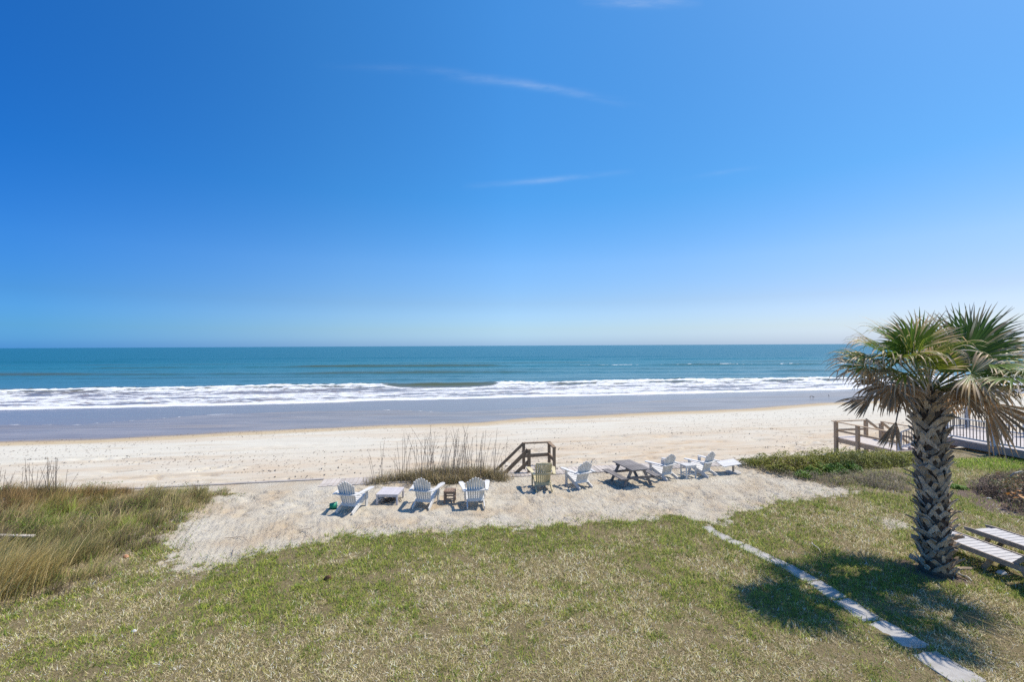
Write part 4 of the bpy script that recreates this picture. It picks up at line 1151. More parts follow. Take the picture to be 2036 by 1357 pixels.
CB = axis(3.66)
ZV = Vector((0, 0, 1))
def make_frond(hub, F_, N_, Rf, spread=115, droop=0.8, state='live', start=None, nseg=34, pet_w=.034):
    droop = droop * (.78 if state != 'dead' else 1.0)
    """fan leaf: hub, pointing direction F_, upper-face normal N_ ; hub in palm space"""
    rs = random.Random(random.random())
    F_ = Vector(F_).normalized(); N_ = Vector(N_); N_ = (N_ - F_ * N_.dot(F_)).normalized(); S_ = F_.cross(N_).normalized()
    dead = state == 'dead'
    V = []; FA = []; C = []
    green = np.array((0.12, 0.20, 0.03)) * rs.uniform(.75, 1.25)
    if rs.random() < .35: green = np.array((0.21, 0.26, 0.035)) * rs.uniform(.8, 1.1)
    tan = np.array((0.54, 0.39, 0.23))
    grey = np.array((0.48, 0.39, 0.30))
    NS_ = 8
    dth = 2 * R(spread) / (nseg - 1)
    for i in range(nseg):
        th = -R(spread) + dth * i
        fold = rs.uniform(-.10, .10)
        L_ = Rf * (0.70 + 0.30 * math.cos(th * .75)) * rs.uniform(.86, 1.06)
        if dead and rs.random() < .25: L_ *= rs.uniform(.45, .8)
        d = (F_ * math.cos(th) + S_ * math.sin(th) + N_ * (0.22 * math.sin(abs(th)) + fold * .6)).normalized()
        dr = droop * rs.uniform(.55, 1.35)
        snap = rs.random() < (.42 if not dead else .5)
        t0 = rs.uniform(.50, .74)
        brown = rs.uniform(.52, .95) if rs.random() < .75 else 1.1
        fresh = green * rs.uniform(.75, 1.3)
        tipc = (tan if rs.random() < .6 else grey) * rs.uniform(.7, 1.7)
        if dead:
            fresh = (np.array((0.42, 0.265, 0.14)) if rs.random() < .6 else np.array((0.42, 0.33, 0.235))) * rs.uniform(.6, 1.5)
            tipc = fresh * rs.uniform(.8, 1.3)
        if state == 'half':
            brown = rs.uniform(.15, .7)
        p = Vector(hub); step = L_ / NS_
        side0 = d.cross(N_).normalized()
        b0 = len(V)
        for k in range(NS_ + 1):
            t_ = k / NS_
            if k:
                g = max(0, (t_ - (t0 if snap else .30)) / (1 - (t0 if snap else .30)))
                bend = min(.97, dr * (g ** .45 * .95 if snap else g ** 1.5 * .8)) if g > 0 else 0
                if dead: bend = max(bend, min(.9, dr * .45 * t_))
                dd = (d * (1 - bend) - ZV * bend)
                dd = dd.normalized()
                p = p + dd * step
            else: dd = d
            side = dd.cross(N_)
            if side.length < .2: side = side0
            side = (side.normalized() * .7 + side0 * .3).normalized()
            nrm = side.cross(dd).normalized()
            r = max(t_ * L_, .02)
            w = min(dth * r * 1.04, .046) if t_ < .38 else .046 * (1 - ((t_ - .38) / .62) ** 1.25) + .003
            w = min(w, dth * r * 1.04 + .002)
            if dead: w *= 1.15
            V += [tuple(p - side * w / 2), tuple(p - nrm * w * .22), tuple(p + side * w / 2)]
            cc = fresh if t_ < brown else tipc
            if not dead and t_ < brown and t_ > brown - .15: cc = fresh * .5 + tipc * .5
            cc = cc * (1.0 + .25 * (t_ < .12))
            C += [cc * .92, cc * 1.06, cc]
            if k:
                a = b0 + 3 * (k - 1)
                FA += [(a, a + 1, a + 4, a + 3), (a + 1, a + 2, a + 5, a + 4)]
    me = mesh_np('frond', np.array(V), np.array(FA), cols=np.clip(np.array(C), 0, .8))
    me.materials.append(M['dry_frond'] if dead else M['frond'])
    fo = put('frond', me, palm)
    if dead: fo['label'] = 'dry brown hanging frond'
    st_ = Vector(start) if start is not None else CB
    mid = (st_ + Vector(hub)) / 2 + Vector((0, 0, .10 if not dead else .12))
    q = MB(); pp = []
    for i in range(7):
        t_ = i / 6; pp.append(st_ * (1 - t_) ** 2 + mid * 2 * t_ * (1 - t_) + Vector(hub) * t_ ** 2)
    pp.append(Vector(hub) + F_ * .10)
    ws = [pet_w * 1.5, pet_w * 1.1, pet_w, pet_w, pet_w * .9, pet_w * .85, pet_w * .7, .006]
    q.tube(pp, [w * .5 for w in ws], 5)
    me2 = q.mesh('petiole', M['petiole_dead'] if dead else M['petiole'], True); put('petiole', me2, fo)
    return fo
M['petiole'] = weathered('green_petiole', (0.12, 0.15, 0.04), (0.24, 0.24, 0.09), 8, rough=.45, var=.2)
M['petiole_dead'] = weathered('brown_petiole', (0.17, 0.125, 0.085), (0.32, 0.26, 0.20), 12, var=.25)

def PL(px, py, dist): return D(px, py, dist) - TB
def img(dx, dy, dz=0.0):
    """direction from picture-like offsets: dx across, dy up, dz away"""
    return Vector((dx, dz, dy))
CAMV = (Vector((0, 0, CAM_H)) - (TB + CB)).normalized()
toward = Vector((-.67, -.74, 0))
live = [  # hub px, dist, F, N, R, spread, droop, state
 ((1916, 716), 9.15, img(.35, 1, .05), toward + ZV * .25, 1.18, 78, .30, 'live'),
 ((1918, 726), 9.05, img(1, -.10, -.25), toward * .8 + ZV * .9, 1.15, 95, .85, 'live'),
 ((1905, 722), 9.4, img(.75, .75, .4), toward * .5 + ZV * .8, 1.15, 95, .55, 'live'),
 ((1950, 705), 9.5, img(1, .45, .1), toward * .4 + ZV, 1.15, 100, .7, 'live'),
 ((1830, 696), 9.5, img(.05, 1, .2), toward + ZV * .3, 0.86, 80, .35, 'live'),
 ((1812, 700), 9.15, img(-.45, .8, -.1), toward * .7 + ZV * .7, 0.90, 95, .6, 'live'),
 ((1795, 694), 9.6, img(-.8, .75, .2), toward * .3 + ZV, 0.95, 95, .7, 'live'),
 ((1765, 706), 9.2, img(-.9, .45, -.1), toward * .5 + ZV, 0.95, 100, .8, 'live'),
 ((1738, 716), 9.3, img(-1, .15, -.1), toward * .3 + ZV, 0.90, 105, 1.0, 'live'),
 ((1722, 728), 9.5, img(-1, -.1, .1), toward * .7 + ZV * .8, 0.80, 110, 1.0, 'half'),
 ((1790, 712), 8.9, img(-.5, .1, -.8), toward * .5 + ZV, 0.90, 105, .95, 'live'),
 ((1850, 708), 8.75, img(.1, .2, -.9), toward * .5 + ZV, 0.90, 110, .95, 'live'),
 ((1965, 722), 8.8, img(1, .0, -.5), toward * .4 + ZV, 1.05, 105, .95, 'live'),
 ((1990, 735), 9.4, img(1, -.2, .0), toward * .5 + ZV, 1.0, 105, 1.0, 'half'),
 ((1930, 745), 8.7, img(.7, -.5, -.6), toward * .6 + ZV * .7, 0.95, 105, 1.0, 'half'),
 ((1800, 742), 8.9, img(-.6, -.35, -.7), toward * .6 + ZV * .7, 0.75, 110, 1.0, 'half'),
 ((1760, 735), 9.6, img(-.9, -.2, .3), ZV + toward * .4, 0.85, 110, 1.0, 'half'),
 ((1835, 690), 10.3, img(-.1, .7, .8), ZV - toward * .1, 1.0, 100, .6, 'live'),
 ((1780, 700), 10.3, img(-.7, .4, .7), ZV, 1.0, 100, .8, 'live'),
 ((1940, 708), 10.4, img(.8, .4, .6), ZV, 1.05, 100, .8, 'live'),
 ((1845, 715), 10.6, img(0, .1, 1), ZV, 1.0, 105, .9, 'live'),
 ((1890, 735), 10.5, img(.5, -.1, 1), ZV, 1.0, 105, 1.0, 'half'),
 ((1855, 735), 9.2, img(.0, .9, -.3), toward + ZV * .2, 0.60, 70, .2, 'live'),
 ((1870, 742), 9.3, img(.4, .8, -.1), toward + ZV * .2, 0.62, 60, .2, 'live'),
 ((1820, 722), 9.0, img(-.3, .6, -.6), toward * .8 + ZV * .6, 0.85, 95, .8, 'live'),
 ((2052, 738), 8.3, img(.3, .0, -.9), toward * .2 + ZV, 1.0, 110, .7, 'live'),
 ((2012, 752), 8.1, img(.1, -.1, -1), toward * .3 + ZV, .95, 105, .7, 'live'),
 ((2085, 712), 8.9, img(.9, .0, -.4), ZV, 1.0, 110, .8, 'live'),
 ((2060, 770), 7.9, img(-.1, -.2, -1), toward * .3 + ZV, .80, 100, .8, 'half'),
 ((1935, 690), 9.3, img(.6, .9, .0), toward * .9 + ZV * .4, 0.95, 70, .4, 'live'),
]
for (h, dist, F_, N_, Rf, sp_, dr, stt) in live:
    make_frond(PL(h[0], h[1], dist), F_, N_, Rf * 1.03, sp_, dr, stt, nseg=33)
dead = [
 ((1738, 788), 9.35, img(-1, -.36, -.1), toward + ZV * .6, .74, 26, .35, (1800, 792)),
 ((1782, 838), 8.95, img(-.28, -1, -.05), toward + Vector((-.3, 0, 0)), .58, 24, .2, (1795, 790)),
 ((1779, 770), 9.1, img(-.75, -.6, -.2), toward + ZV * .3, .72, 80, .8, None),
 ((1755, 762), 9.5, img(-.8, -.6, .1), toward + ZV * .3, .62, 95, .9, None),
 ((1800, 770), 9.2, img(-.4, -.9, -.3), toward, .50, 90, .6, None),
 ((1908, 778), 9.0, img(.85, -.50, -.3), toward + ZV * .4, .72, 38, .6, None),
 ((1958, 800), 9.0, img(.75, -.85, -.2), toward + ZV * .35, 1.15, 42, .45, (1890, 775)),
 ((1950, 765), 9.5, img(.6, -.8, .2), toward, .80, 100, .8, None),
 ((1905, 757), 9.2, img(.3, -1, -.1), toward, .58, 60, .4, None),
 ((1880, 790), 10.0, img(.2, -1, .5), toward, .50, 60, .4, None),
 ((1820, 765), 9.9, img(-.4, -.8, .6), toward, .65, 90, .7, None),
 ((1930, 775), 10.2, img(.6, -.6, .7), toward + ZV * .3, .8, 90, .8, None),
 ((1780, 790), 9.6, img(-.4, -.9, .2), toward, .35, 40, .4, None),
]
for (h, dist, F_, N_, Rf, sp_, dr, s0) in dead:
    make_frond(PL(h[0], h[1], dist), F_, N_, Rf, sp_, dr, 'dead', start=None if s0 is None else PL(s0[0], s0[1], 9.3), nseg=26 if sp_ < 60 else 34, pet_w=.03)

# ================================================================== grasses and low plants
def blades(P, az, Ln, W, th0, th1, nseg, c0, c1, face=None, tipw=0.0):
    """curved blades; returns V, quads, tris, colours"""
    n_ = len(P)
    face = az + math.pi / 2 + rng.uniform(-.9, .9, n_) if face is None else face
    sx_, sy_ = np.cos(face), np.sin(face)
    pos = np.array(P, float).copy()
    rows = []; cols = []
    for k in range(nseg + 1):
        t_ = k / nseg
        if k:
            th = th0 + (th1 - th0) * (t_ - .5 / nseg)
            st_ = Ln / nseg
            pos = pos + np.stack([np.sin(th) * np.cos(az) * st_, np.sin(th) * np.sin(az) * st_, np.cos(th) * st_], 1)
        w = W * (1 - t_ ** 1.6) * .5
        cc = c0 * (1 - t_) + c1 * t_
        if k < nseg:
            off = np.stack([sx_ * w, sy_ * w, np.zeros(n_)], 1)
            rows += [pos - off, pos + off]; cols += [cc, cc]
        else:
            rows.append(pos.copy()); cols.append(cc)
    m_ = len(rows)
    V = np.stack(rows, 1).reshape(-1, 3); C = np.stack(cols, 1).reshape(-1, 3)
    b = (np.arange(n_) * m_)[:, None]
    Q = np.concatenate([b + np.array([2 * k, 2 * k + 1, 2 * k + 3, 2 * k + 2]) for k in range(nseg - 1)], 0) if nseg > 1 else np.zeros((0, 4), int)
    T = b + np.array([2 * (nseg - 1), 2 * (nseg - 1) + 1, 2 * nseg])
    return V, Q, T, C
def join(parts):
    Vs, Qs, Ts, Cs = [], [], [], []; o = 0
    for V, Q, T, C in parts:
        Vs.append(V); Cs.append(C)
        if len(Q): Qs.append(Q + o)
        if len(T): Ts.append(T + o)
        o += len(V)
    F = []
    if Qs: F.append(np.concatenate(Qs))
    if Ts: F.append(np.concatenate(Ts))
    return np.concatenate(Vs), F, np.concatenate(Cs)
def build_np(name, parts, mt, parent=None):
    V, F, C = join(parts)
    me = mesh_np(name, V, F, cols=np.clip(C, 0, .85)); me.materials.append(mt)
    return put(name, me, parent)
def colmix(sel, pal, jit=.25):
    pal = np.array(pal)
    c = pal[sel] * (1 + rng.uniform(-jit, jit, (len(sel), 1)))
    return c

# --- lawn
NL = 1250000
x = rng.uniform(-16, 24, NL); y = rng.uniform(5.4, 19, NL)
u, v = uv(x, y)
keep = (v < 17.3) & (np.abs(x) < 1.22 * y + 1.2)
dens = np.clip((8.4 / y) ** 2.0, .26, 1.0)
keep &= rng.random(NL) < dens
x, y = x[keep], y[keep]
lm = lawn_mask(x, y)
sdist = poly_dist(x, y, SAND)
pbare = sstep(.60, .74, fbm(x / .55, y / .55, 3, 201)) * .75
worn = np.maximum(sstep(.1, .45, poly_dist(x, y, ground_poly([(1715, 1025), (1760, 1028), (1812, 1050), (1805, 1062), (1760, 1048)])) + .3), sstep(.62, .7, fbm(x / 1.1, y / .8, 3, 222)) * .3)
k_ = rng.random(len(x)) < lm * (1 - pbare) * (1 - .8 * mulch_mask(x, y)) * (1 - .30 * scrub_mask(x, y))
for sl in SLABG: k_ &= poly_dist(x, y, sl) < 0.035
k_ &= ~((poly_dist(x, y, VEG_LEFT) > .3) & (rng.random(len(x)) < .5))
x, y, sdist = x[k_], y[k_], sdist[k_]
g = fbm(x / 1.4, y / 1.4, 4, 203); g2 = fbm(x / .22, y / .22, 3, 204)
pg = .34 + 2.6 * (g - .5) - .10 * sstep(3, -8, x) + 1.9 * (g2 - .5) + .16 * sstep(2, 6, x) + .26 * sstep(-.9, -.1, sdist) + .18 * sstep(7, 11, y) - .10 * sstep(8.2, 6.2, y)
g3 = vnoise(x / .085, y / .085, 207) * .6 + vnoise(x / .17, y / .17, 208) * .4
pg = pg + .9 * (g3 - .5)
bright = sstep(-.2, .4, poly_dist(x, y, ground_poly([(1890, 912), (2300, 915), (2300, 946), (1980, 938), (1900, 934)])))
pg = np.clip(pg + bright, 0.04, .97)
rr_ = rng.random(len(x))
sel = np.where(rr_ < pg * .50, 0, np.where(rr_ < pg, 1, np.where(rr_ < pg + (1 - pg) * .30, 2, np.where(rr_ < pg + (1 - pg) * .86, 3, 4))))
pal = [(0.145, 0.225, 0.035), (0.34, 0.37, 0.065), (0.31, 0.28, 0.085), (0.68, 0.57, 0.34), (0.88, 0.80, 0.58)]
c0 = colmix(sel, pal); 
c0 = c0 * (.80 + .55 * vnoise(x / .11, y / .11, 209))[:, None]
c0 = c0 * (1 + .6 * bright[:, None] * np.array([.2, .5, -.2]))
sz = (y / 8.0) ** .6
P = np.stack([x, y, ztop(x, y) - .005], 1)
n_ = len(x)
az = rng.uniform(0, 2 * np.pi, n_)
Ln = rng.uniform(.045, .105, n_) * sz * (.55 + .95 * g3); Ln = np.where(sel >= 3, Ln * .9, Ln)
th0 = rng.uniform(.1, 1.0, n_); th1 = th0 + rng.uniform(.3, 1.0, n_)
th0 = np.where(sel >= 3, np.clip(th0 + .45, 0, 1.4), th0); th1 = np.clip(th1, .4, 1.75)
Wd = rng.uniform(.006, .012, n_) * sz
nr_ = 110000
rx = rng.uniform(-11, 13, nr_); ry = rng.uniform(7.5, 17, nr_)
rs_ = poly_dist(rx, ry, SAND)
kk = (rs_ > -.5) & (rs_ < .85) & (uv(rx, ry)[1] < 16.3) & (rng.random(nr_) < .9 * sstep(.42, .60, fbm(rx / .28, ry / .28, 3, 231)) * (1 - sstep(.1, .85, rs_)))
rx, ry = rx[kk], ry[kk]; nk = len(rx)
rc = colmix(rng.choice(5, nk, p=[.30, .22, .18, .18, .12]), [(0.15, 0.25, 0.03), (0.30, 0.34, 0.05), (0.22, 0.17, 0.09), (0.42, 0.33, 0.20), (0.13, 0.095, 0.06)], .3)
rt = rng.uniform(.4, 1.3, nk)
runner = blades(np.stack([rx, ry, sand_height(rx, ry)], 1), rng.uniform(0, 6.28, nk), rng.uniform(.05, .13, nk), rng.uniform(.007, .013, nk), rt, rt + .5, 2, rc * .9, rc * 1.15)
o = build_np('lawn_grass', [runner, blades(P, az, Ln, Wd, th0, th1, 2, c0 * .92, c0 * 1.15)], M['grass'])  # foot shade and dirt painted into the blade colour, tips brighter
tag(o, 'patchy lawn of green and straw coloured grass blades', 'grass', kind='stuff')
print('lawn blades', n_)

def scatter(poly, n, s=0):
    poly = np.array(poly); lo = poly.min(0); hi = poly.max(0)
    out = np.zeros((0, 2))
    while len(out) < n:
        p = rng.uniform(lo, hi, (n * 3, 2))
        out = np.concatenate([out, p[in_poly(p[:, 0], p[:, 1], poly)]])
    return out[:n]
WIND = math.atan2(.35, 1.0)
TUS = [G(8, 1178).xy, G(-70, 1140).xy]
# --- dune grass mass
cl = scatter(VEG_LEFT, 1150)
parts = []
keepc = []
for (cx, cy) in cl:
    if cx < -21 or cy < 6.5: continue
    d_ = float(poly_dist(np.array([cx]), np.array([cy]), VEG_LEFT)[0])
    if math.hypot(cx - TUS[0][0], cy - TUS[0][1]) < .55 or math.hypot(cx - TUS[1][0], cy - TUS[1][1]) < .5: continue
    near = float(fbm(np.array([cx / 1.3]), np.array([cy / 1.3]), 3, 301)[0])
    vv = uv(cx, cy)[1]
    red = sstep(14.3, 16.0, vv) * sstep(-10.8, -12.5, cx)
    h = (.10 + .30 * near + .15 * min(1, d_ / 1.5)) * (.45 + .95 * random.random()) * (1.0 if vv > 12 else .85)
    if d_ < .35: h *= .55
    keepc.append((cx, cy, h, near, float(red), rng.normal(0, .7), rng.normal(0, .11)))
kc = np.array(keepc)
nb_ = 50
idx = np.repeat(np.arange(len(kc)), nb_)
cx, cy, h, near, red, caz, ctone = kc[idx].T
n_ = len(idx)
px_ = cx + rng.normal(0, .085, n_); py_ = cy + rng.normal(0, .085, n_)
az = WIND + caz + rng.normal(0, .75, n_)
Ln = h * rng.uniform(.6, 1.5, n_)
th0 = np.abs(rng.normal(.15, .25, n_)); th1 = th0 + rng.uniform(.4, 1.5, n_)
tone = fbm(cx / 1.1, cy / 1.1, 3, 305) + ctone + rng.normal(0, .06, n_)
sel = np.digitize(tone, [.35, .41, .46, .53, .74])
pal = [(0.15, 0.105, 0.07), (0.15, 0.185, 0.045), (0.26, 0.26, 0.075), (0.32, 0.25, 0.11), (0.48, 0.385, 0.19), (0.24, 0.33, 0.05)]
c0 = colmix(sel, pal, .3)
redc = np.array([(0.36, 0.225, 0.09)]) * (1 + rng.uniform(-.4, .4, (n_, 1)))
c0 = c0 * (1 - red[:, None] * .7) + redc * red[:, None] * .7
P = np.stack([px_, py_, ztop(px_, py_) - .01], 1)
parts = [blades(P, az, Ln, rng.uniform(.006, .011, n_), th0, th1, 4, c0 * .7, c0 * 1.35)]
# broad bright leaves of creeping plants between the grass
def leaf_cards(C3, size, az, el, c0):
    """folded oval leaves: two quads each; C3 centres"""
    n_ = len(C3)
    d = np.stack([np.cos(az) * np.cos(el), np.sin(az) * np.cos(el), np.sin(el)], 1)
    s_ = np.stack([-np.sin(az), np.cos(az), np.zeros(n_)], 1)
    nn = np.cross(d, s_)
    L_ = size[:, None]
    a = C3 - d * L_ * .5; b2 = C3 + d * L_ * .5
    l = C3 - s_ * L_ * .34 + nn * L_ * .12; r = C3 + s_ * L_ * .34 + nn * L_ * .12
    V = np.stack([a, r, b2, l], 1).reshape(-1, 3)
    base = (np.arange(n_) * 4)[:, None]
    T = np.concatenate([base + np.array([0, 1, 2]), base + np.array([0, 2, 3])])
    return V, np.zeros((0, 4), int), T, np.repeat(c0, 4, 0)
lc = scatter(VEG_LEFT, 42000)
f = fbm(lc[:, 0] / .8, lc[:, 1] / .8, 3, 333)
lc = lc[(f > .60) & (lc[:, 0] > -20)]
n_ = len(lc)
hh_ = rng.uniform(.04, .32, n_)
C3 = np.stack([lc[:, 0], lc[:, 1], ztop(lc[:, 0], lc[:, 1]) + hh_], 1)
c0 = colmix(rng.integers(0, 3, n_), [(0.14, 0.20, 0.035), (0.20, 0.26, 0.05), (0.11, 0.15, 0.03)], .25)
parts.append(leaf_cards(C3, rng.uniform(.025, .055, n_), rng.uniform(0, 6.28, n_), rng.uniform(-.6, .9, n_), c0))
o = build_np('dune_grass', parts, M['grass'])
tag(o, 'dense olive and brown dune grass bent by the wind beside the pale sand', 'dune grass', kind='stuff')

def tussock(name, label, cat, cx, cy, n_, h, rad, az0, azs, pal, th=(.2, 1.0), w=(.007, .012), nseg=5):
    t_ = thing(name, label, cat, (cx, cy, Z(cx, cy)))
    px_ = rng.normal(0, rad, n_); py_ = rng.normal(0, rad, n_)
    az = az0 + rng.normal(0, azs, n_)
    P = np.stack([px_, py_, np.zeros(n_) - .01], 1)
    c0 = colmix(rng.integers(0, len(pal), n_), pal, .3)
    th0 = np.abs(rng.normal(th[0], .2, n_))
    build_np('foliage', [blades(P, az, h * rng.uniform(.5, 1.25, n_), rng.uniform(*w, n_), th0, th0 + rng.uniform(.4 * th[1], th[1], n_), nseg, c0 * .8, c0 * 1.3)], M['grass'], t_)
    return t_
gold = [(0.52, 0.40, 0.17), (0.44, 0.33, 0.13), (0.64, 0.51, 0.26), (0.32, 0.30, 0.10)]
p = G(8, 1178); tussock('grass_tussock', 'tall golden straw tussock bent by the wind where dune grass meets the lawn', 'grass tussock', p.x, p.y, 3200, .85, .30, WIND + .1, .5, gold)
p = G(-70, 1140); tussock('grass_tussock', 'golden tussock at the picture edge behind the tall straw tussock', 'grass tussock', p.x, p.y, 1500, .75, .25, WIND, .5, gold)
p = G(150, 1118); tussock('grass_tussock', 'pale green and straw tussock between the golden tussock and the sand', 'grass tussock', p.x, p.y, 1000, .55, .22, WIND + .2, .7, [(0.30, 0.26, 0.11), (0.18, 0.20, 0.06), (0.36, 0.29, 0.14)])
p = G(388, 984); tussock('grass_tuft', 'small upright dry brown tuft standing alone at the edge of the seaside grass', 'grass tuft', p.x, p.y, 90, .30, .025, 0, 3, [(0.20, 0.14, 0.09), (0.13, 0.10, 0.07)], th=(.02, .25), w=(.008, .014), nseg=3)

def sea_oats(label, pts, nstem, hmin, hmax, nblade, bh, pal, stempal='twig'):
    """pts: list of (x, y, weight) centres of the clump"""
    cx = sum(p[0] for p in pts) / len(pts); cy = sum(p[1] for p in pts) / len(pts)
    t_ = thing('sea_oats', label, 'sea oats', (cx, cy, 0))
    wts = np.array([p[2] for p in pts]); wts = wts / wts.sum()
    ii = rng.choice(len(pts), nblade, p=wts); pa = np.array([(p[0] - cx, p[1] - cy) for p in pts])
    sizes = np.array([p[2] for p in pts])[ii]
    px_ = pa[ii, 0] + rng.normal(0, .20, nblade); py_ = pa[ii, 1] + rng.normal(0, .16, nblade)
    P = np.stack([px_, py_, np.full(nblade, -.02)], 1)
    az = rng.uniform(0, 6.28, nblade); th0 = np.abs(rng.normal(.25, .3, nblade))
    c0 = colmix(rng.integers(0, len(pal), nblade), pal, .35)
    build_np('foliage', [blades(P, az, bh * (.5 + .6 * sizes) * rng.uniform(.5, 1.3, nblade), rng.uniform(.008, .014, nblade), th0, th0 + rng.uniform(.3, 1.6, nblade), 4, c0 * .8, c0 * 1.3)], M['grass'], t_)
    for i in range(nstem):
        j = rng.choice(len(pts), p=wts)
        b = Vector((pa[j, 0] + rng.normal(0, .22), pa[j, 1] + rng.normal(0, .14), -.02))
        h_ = rng.uniform(hmin, hmax) * (.6 + .4 * pts[j][2]); a = rng.uniform(0, 6.28) if rng.random() < .5 else WIND
        ln = abs(rng.normal(.05, .17)) * h_
        q = MB(); pp = [b + Vector((math.cos(a) * ln * s_ ** 1.6, math.sin(a) * ln * s_ ** 1.6, h_ * s_)) for s_ in (0, .3, .6, .85, 1)]
        q.tube(pp, [.0075, .0068, .006, .005, .003], 3)
        for e in range(rng.integers(3, 8)):
            s_ = rng.uniform(.62, 1.0); k = pp[0].lerp(pp[-1], s_) + Vector((rng.normal(0, .008), rng.normal(0, .008), 0))
            aa = rng.uniform(0, 6.28); l = rng.uniform(.03, .07)
            q.tube([k, k + Vector((math.cos(aa) * l * .6, math.sin(aa) * l * .6, -l * .3))], [.006, .002], 3)
        q.build('stem', M[stempal], t_)
    return t_
PB = lambda px, py: (G(px, py).x, G(px, py).y)
cen = []
for (a, b_, wt) in [(748, 962, .35), (772, 958, .5), (800, 955, .65), (826, 955, .8), (850, 954, .95), (875, 952, 1.0), (898, 950, 1.0), (920, 950, .9), (942, 948, .8), (962, 947, .75), (985, 950, .7), (870, 962, .7), (840, 962, .6), (900, 960, .6), (930, 958, .55), (995, 955, .4)]:
    q_ = PB(a, b_); cen.append((*q_, wt))
sea_oats('tall dry sea oats clump on the dune edge beside the beach steps', cen, 115, .7, 2.05, 8000, .50,
         [(0.26, 0.21, 0.11), (0.17, 0.14, 0.07), (0.52, 0.42, 0.26), (0.22, 0.20, 0.085), (0.36, 0.28, 0.16)])
cen = []
for (a, b_, wt) in [(25, 988, .6), (55, 987, .8), (80, 986, 1.0), (95, 986, 1.0), (115, 986, .8), (-20, 990, .7)]:
    q_ = PB(a, b_); cen.append((*q_, wt))
sea_oats('dry sea oats clump rising from the reddish dune grass', cen, 34, .8, 1.35, 1500, .45,
         [(0.19, 0.15, 0.075), (0.30, 0.23, 0.12), (0.2, 0.19, 0.07)])

# --- shrubs beyond the sand
def shrub(name, label, cat, blobs, nleaf, size, pal, ntwig, twigpal, lift=0.0, el=(-.3, 1.2)):
    """blobs: (px, py of the foot, radius, height)"""
    B_ = np.array([(*PB(a, b_), r, h) for a, b_, r, h in blobs])
    cx, cy = B_[:, 0].mean(), B_[:, 1].mean()
    t_ = thing(name, label, cat, (cx, cy, Z(cx, cy)))
    wt = B_[:, 2] ** 2; wt = wt / wt.sum()
    if nleaf:
        ii = rng.choice(len(B_), nleaf, p=wt)
        a = rng.uniform(0, 6.28, nleaf); r = np.sqrt(rng.random(nleaf)) 
        bx = B_[ii, 0] + np.cos(a) * r * B_[ii, 2]; by = B_[ii, 1] + np.sin(a) * r * B_[ii, 2]
        top = B_[ii, 3] * np.sqrt(np.clip(1.02 - r * r, 0, 1)) * (.72 + .55 * fbm(bx / .28, by / .28, 3, 411))
        top = top * (.62 + .75 * vnoise(bx / .17, by / .17, 419))
        z = top * (1 - rng.random(nleaf) ** 2.2 * .8)
        C3 = np.stack([bx - cx, by - cy, z + lift], 1)
        tone = np.clip((fbm(bx / .6, by / .6, 3, 415) + rng.normal(0, .12, nleaf)) * len(pal), 0, len(pal) - 1).astype(int)
        c0 = colmix(tone, pal, .3)
        build_np('foliage', [leaf_cards(C3, rng.uniform(*size, nleaf), rng.uniform(0, 6.28, nleaf), rng.uniform(*el, nleaf), c0)], M['leaf'], t_)
    if ntwig:
        ii = rng.choice(len(B_), ntwig, p=wt)
        a = rng.uniform(0, 6.28, ntwig); r = np.sqrt(rng.random(ntwig)) * .98
        bx = B_[ii, 0] + np.cos(a) * r * B_[ii, 2] - cx; by = B_[ii, 1] + np.sin(a) * r * B_[ii, 2] - cy
        hh_ = B_[ii, 3] * np.sqrt(np.clip(1.1 - r * r, .1, 1)) * rng.uniform(.3, 1.1, ntwig) * (.15 + 1.6 * vnoise((bx + cx) / .30, (by + cy) / .30, 421) ** 1.5)
        P = np.stack([bx, by, np.zeros(ntwig)], 1)
        c0 = colmix(rng.integers(0, len(twigpal), ntwig), twigpal, .3)
        th0 = np.abs(rng.normal(.2, .35, ntwig))
        build_np('stem', [blades(P, rng.uniform(0, 6.28, ntwig), hh_, rng.uniform(.006, .011, ntwig), th0, th0 + rng.uniform(-.2, .9, ntwig), 3, c0, c0 * 1.15)], M['grass'], t_)
    return t_
gp = [(0.09, 0.11, 0.03), (0.15, 0.17, 0.035), (0.24, 0.26, 0.045), (0.32, 0.32, 0.06), (0.22, 0.17, 0.10)]
bt = [(0.22, 0.16, 0.11), (0.34, 0.26, 0.19), (0.15, 0.11, 0.08)]
shrub('dune_shrub', 'low leafy green shrub spreading along the dune edge toward the wooden landing', 'shrub',
      [(1492, 928, .42, .26), (1525, 928, .62, .40), (1565, 930, .75, .46), (1605, 929, .8, .48), (1645, 929, .85, .50), (1685, 927, .85, .50), (1722, 925, .8, .45), (1762, 922, .8, .36), (1800, 918, .7, .28), (1550, 938, .55, .30), (1610, 938, .7, .36), (1830, 915, .8, .2)],
      30000, (.035, .065), gp, 5000, bt)
shrub('creeping_plant', 'patch of bright green broad leaves low in front of the green shrub', 'plant',
      [(1615, 945, .32, .26), (1640, 943, .38, .30), (1665, 942, .38, .30), (1690, 938, .4, .26), (1595, 950, .3, .18)],
      2600, (.05, .09), [(0.07, 0.15, 0.03), (0.13, 0.25, 0.035), (0.20, 0.32, 0.05)], 100, bt)
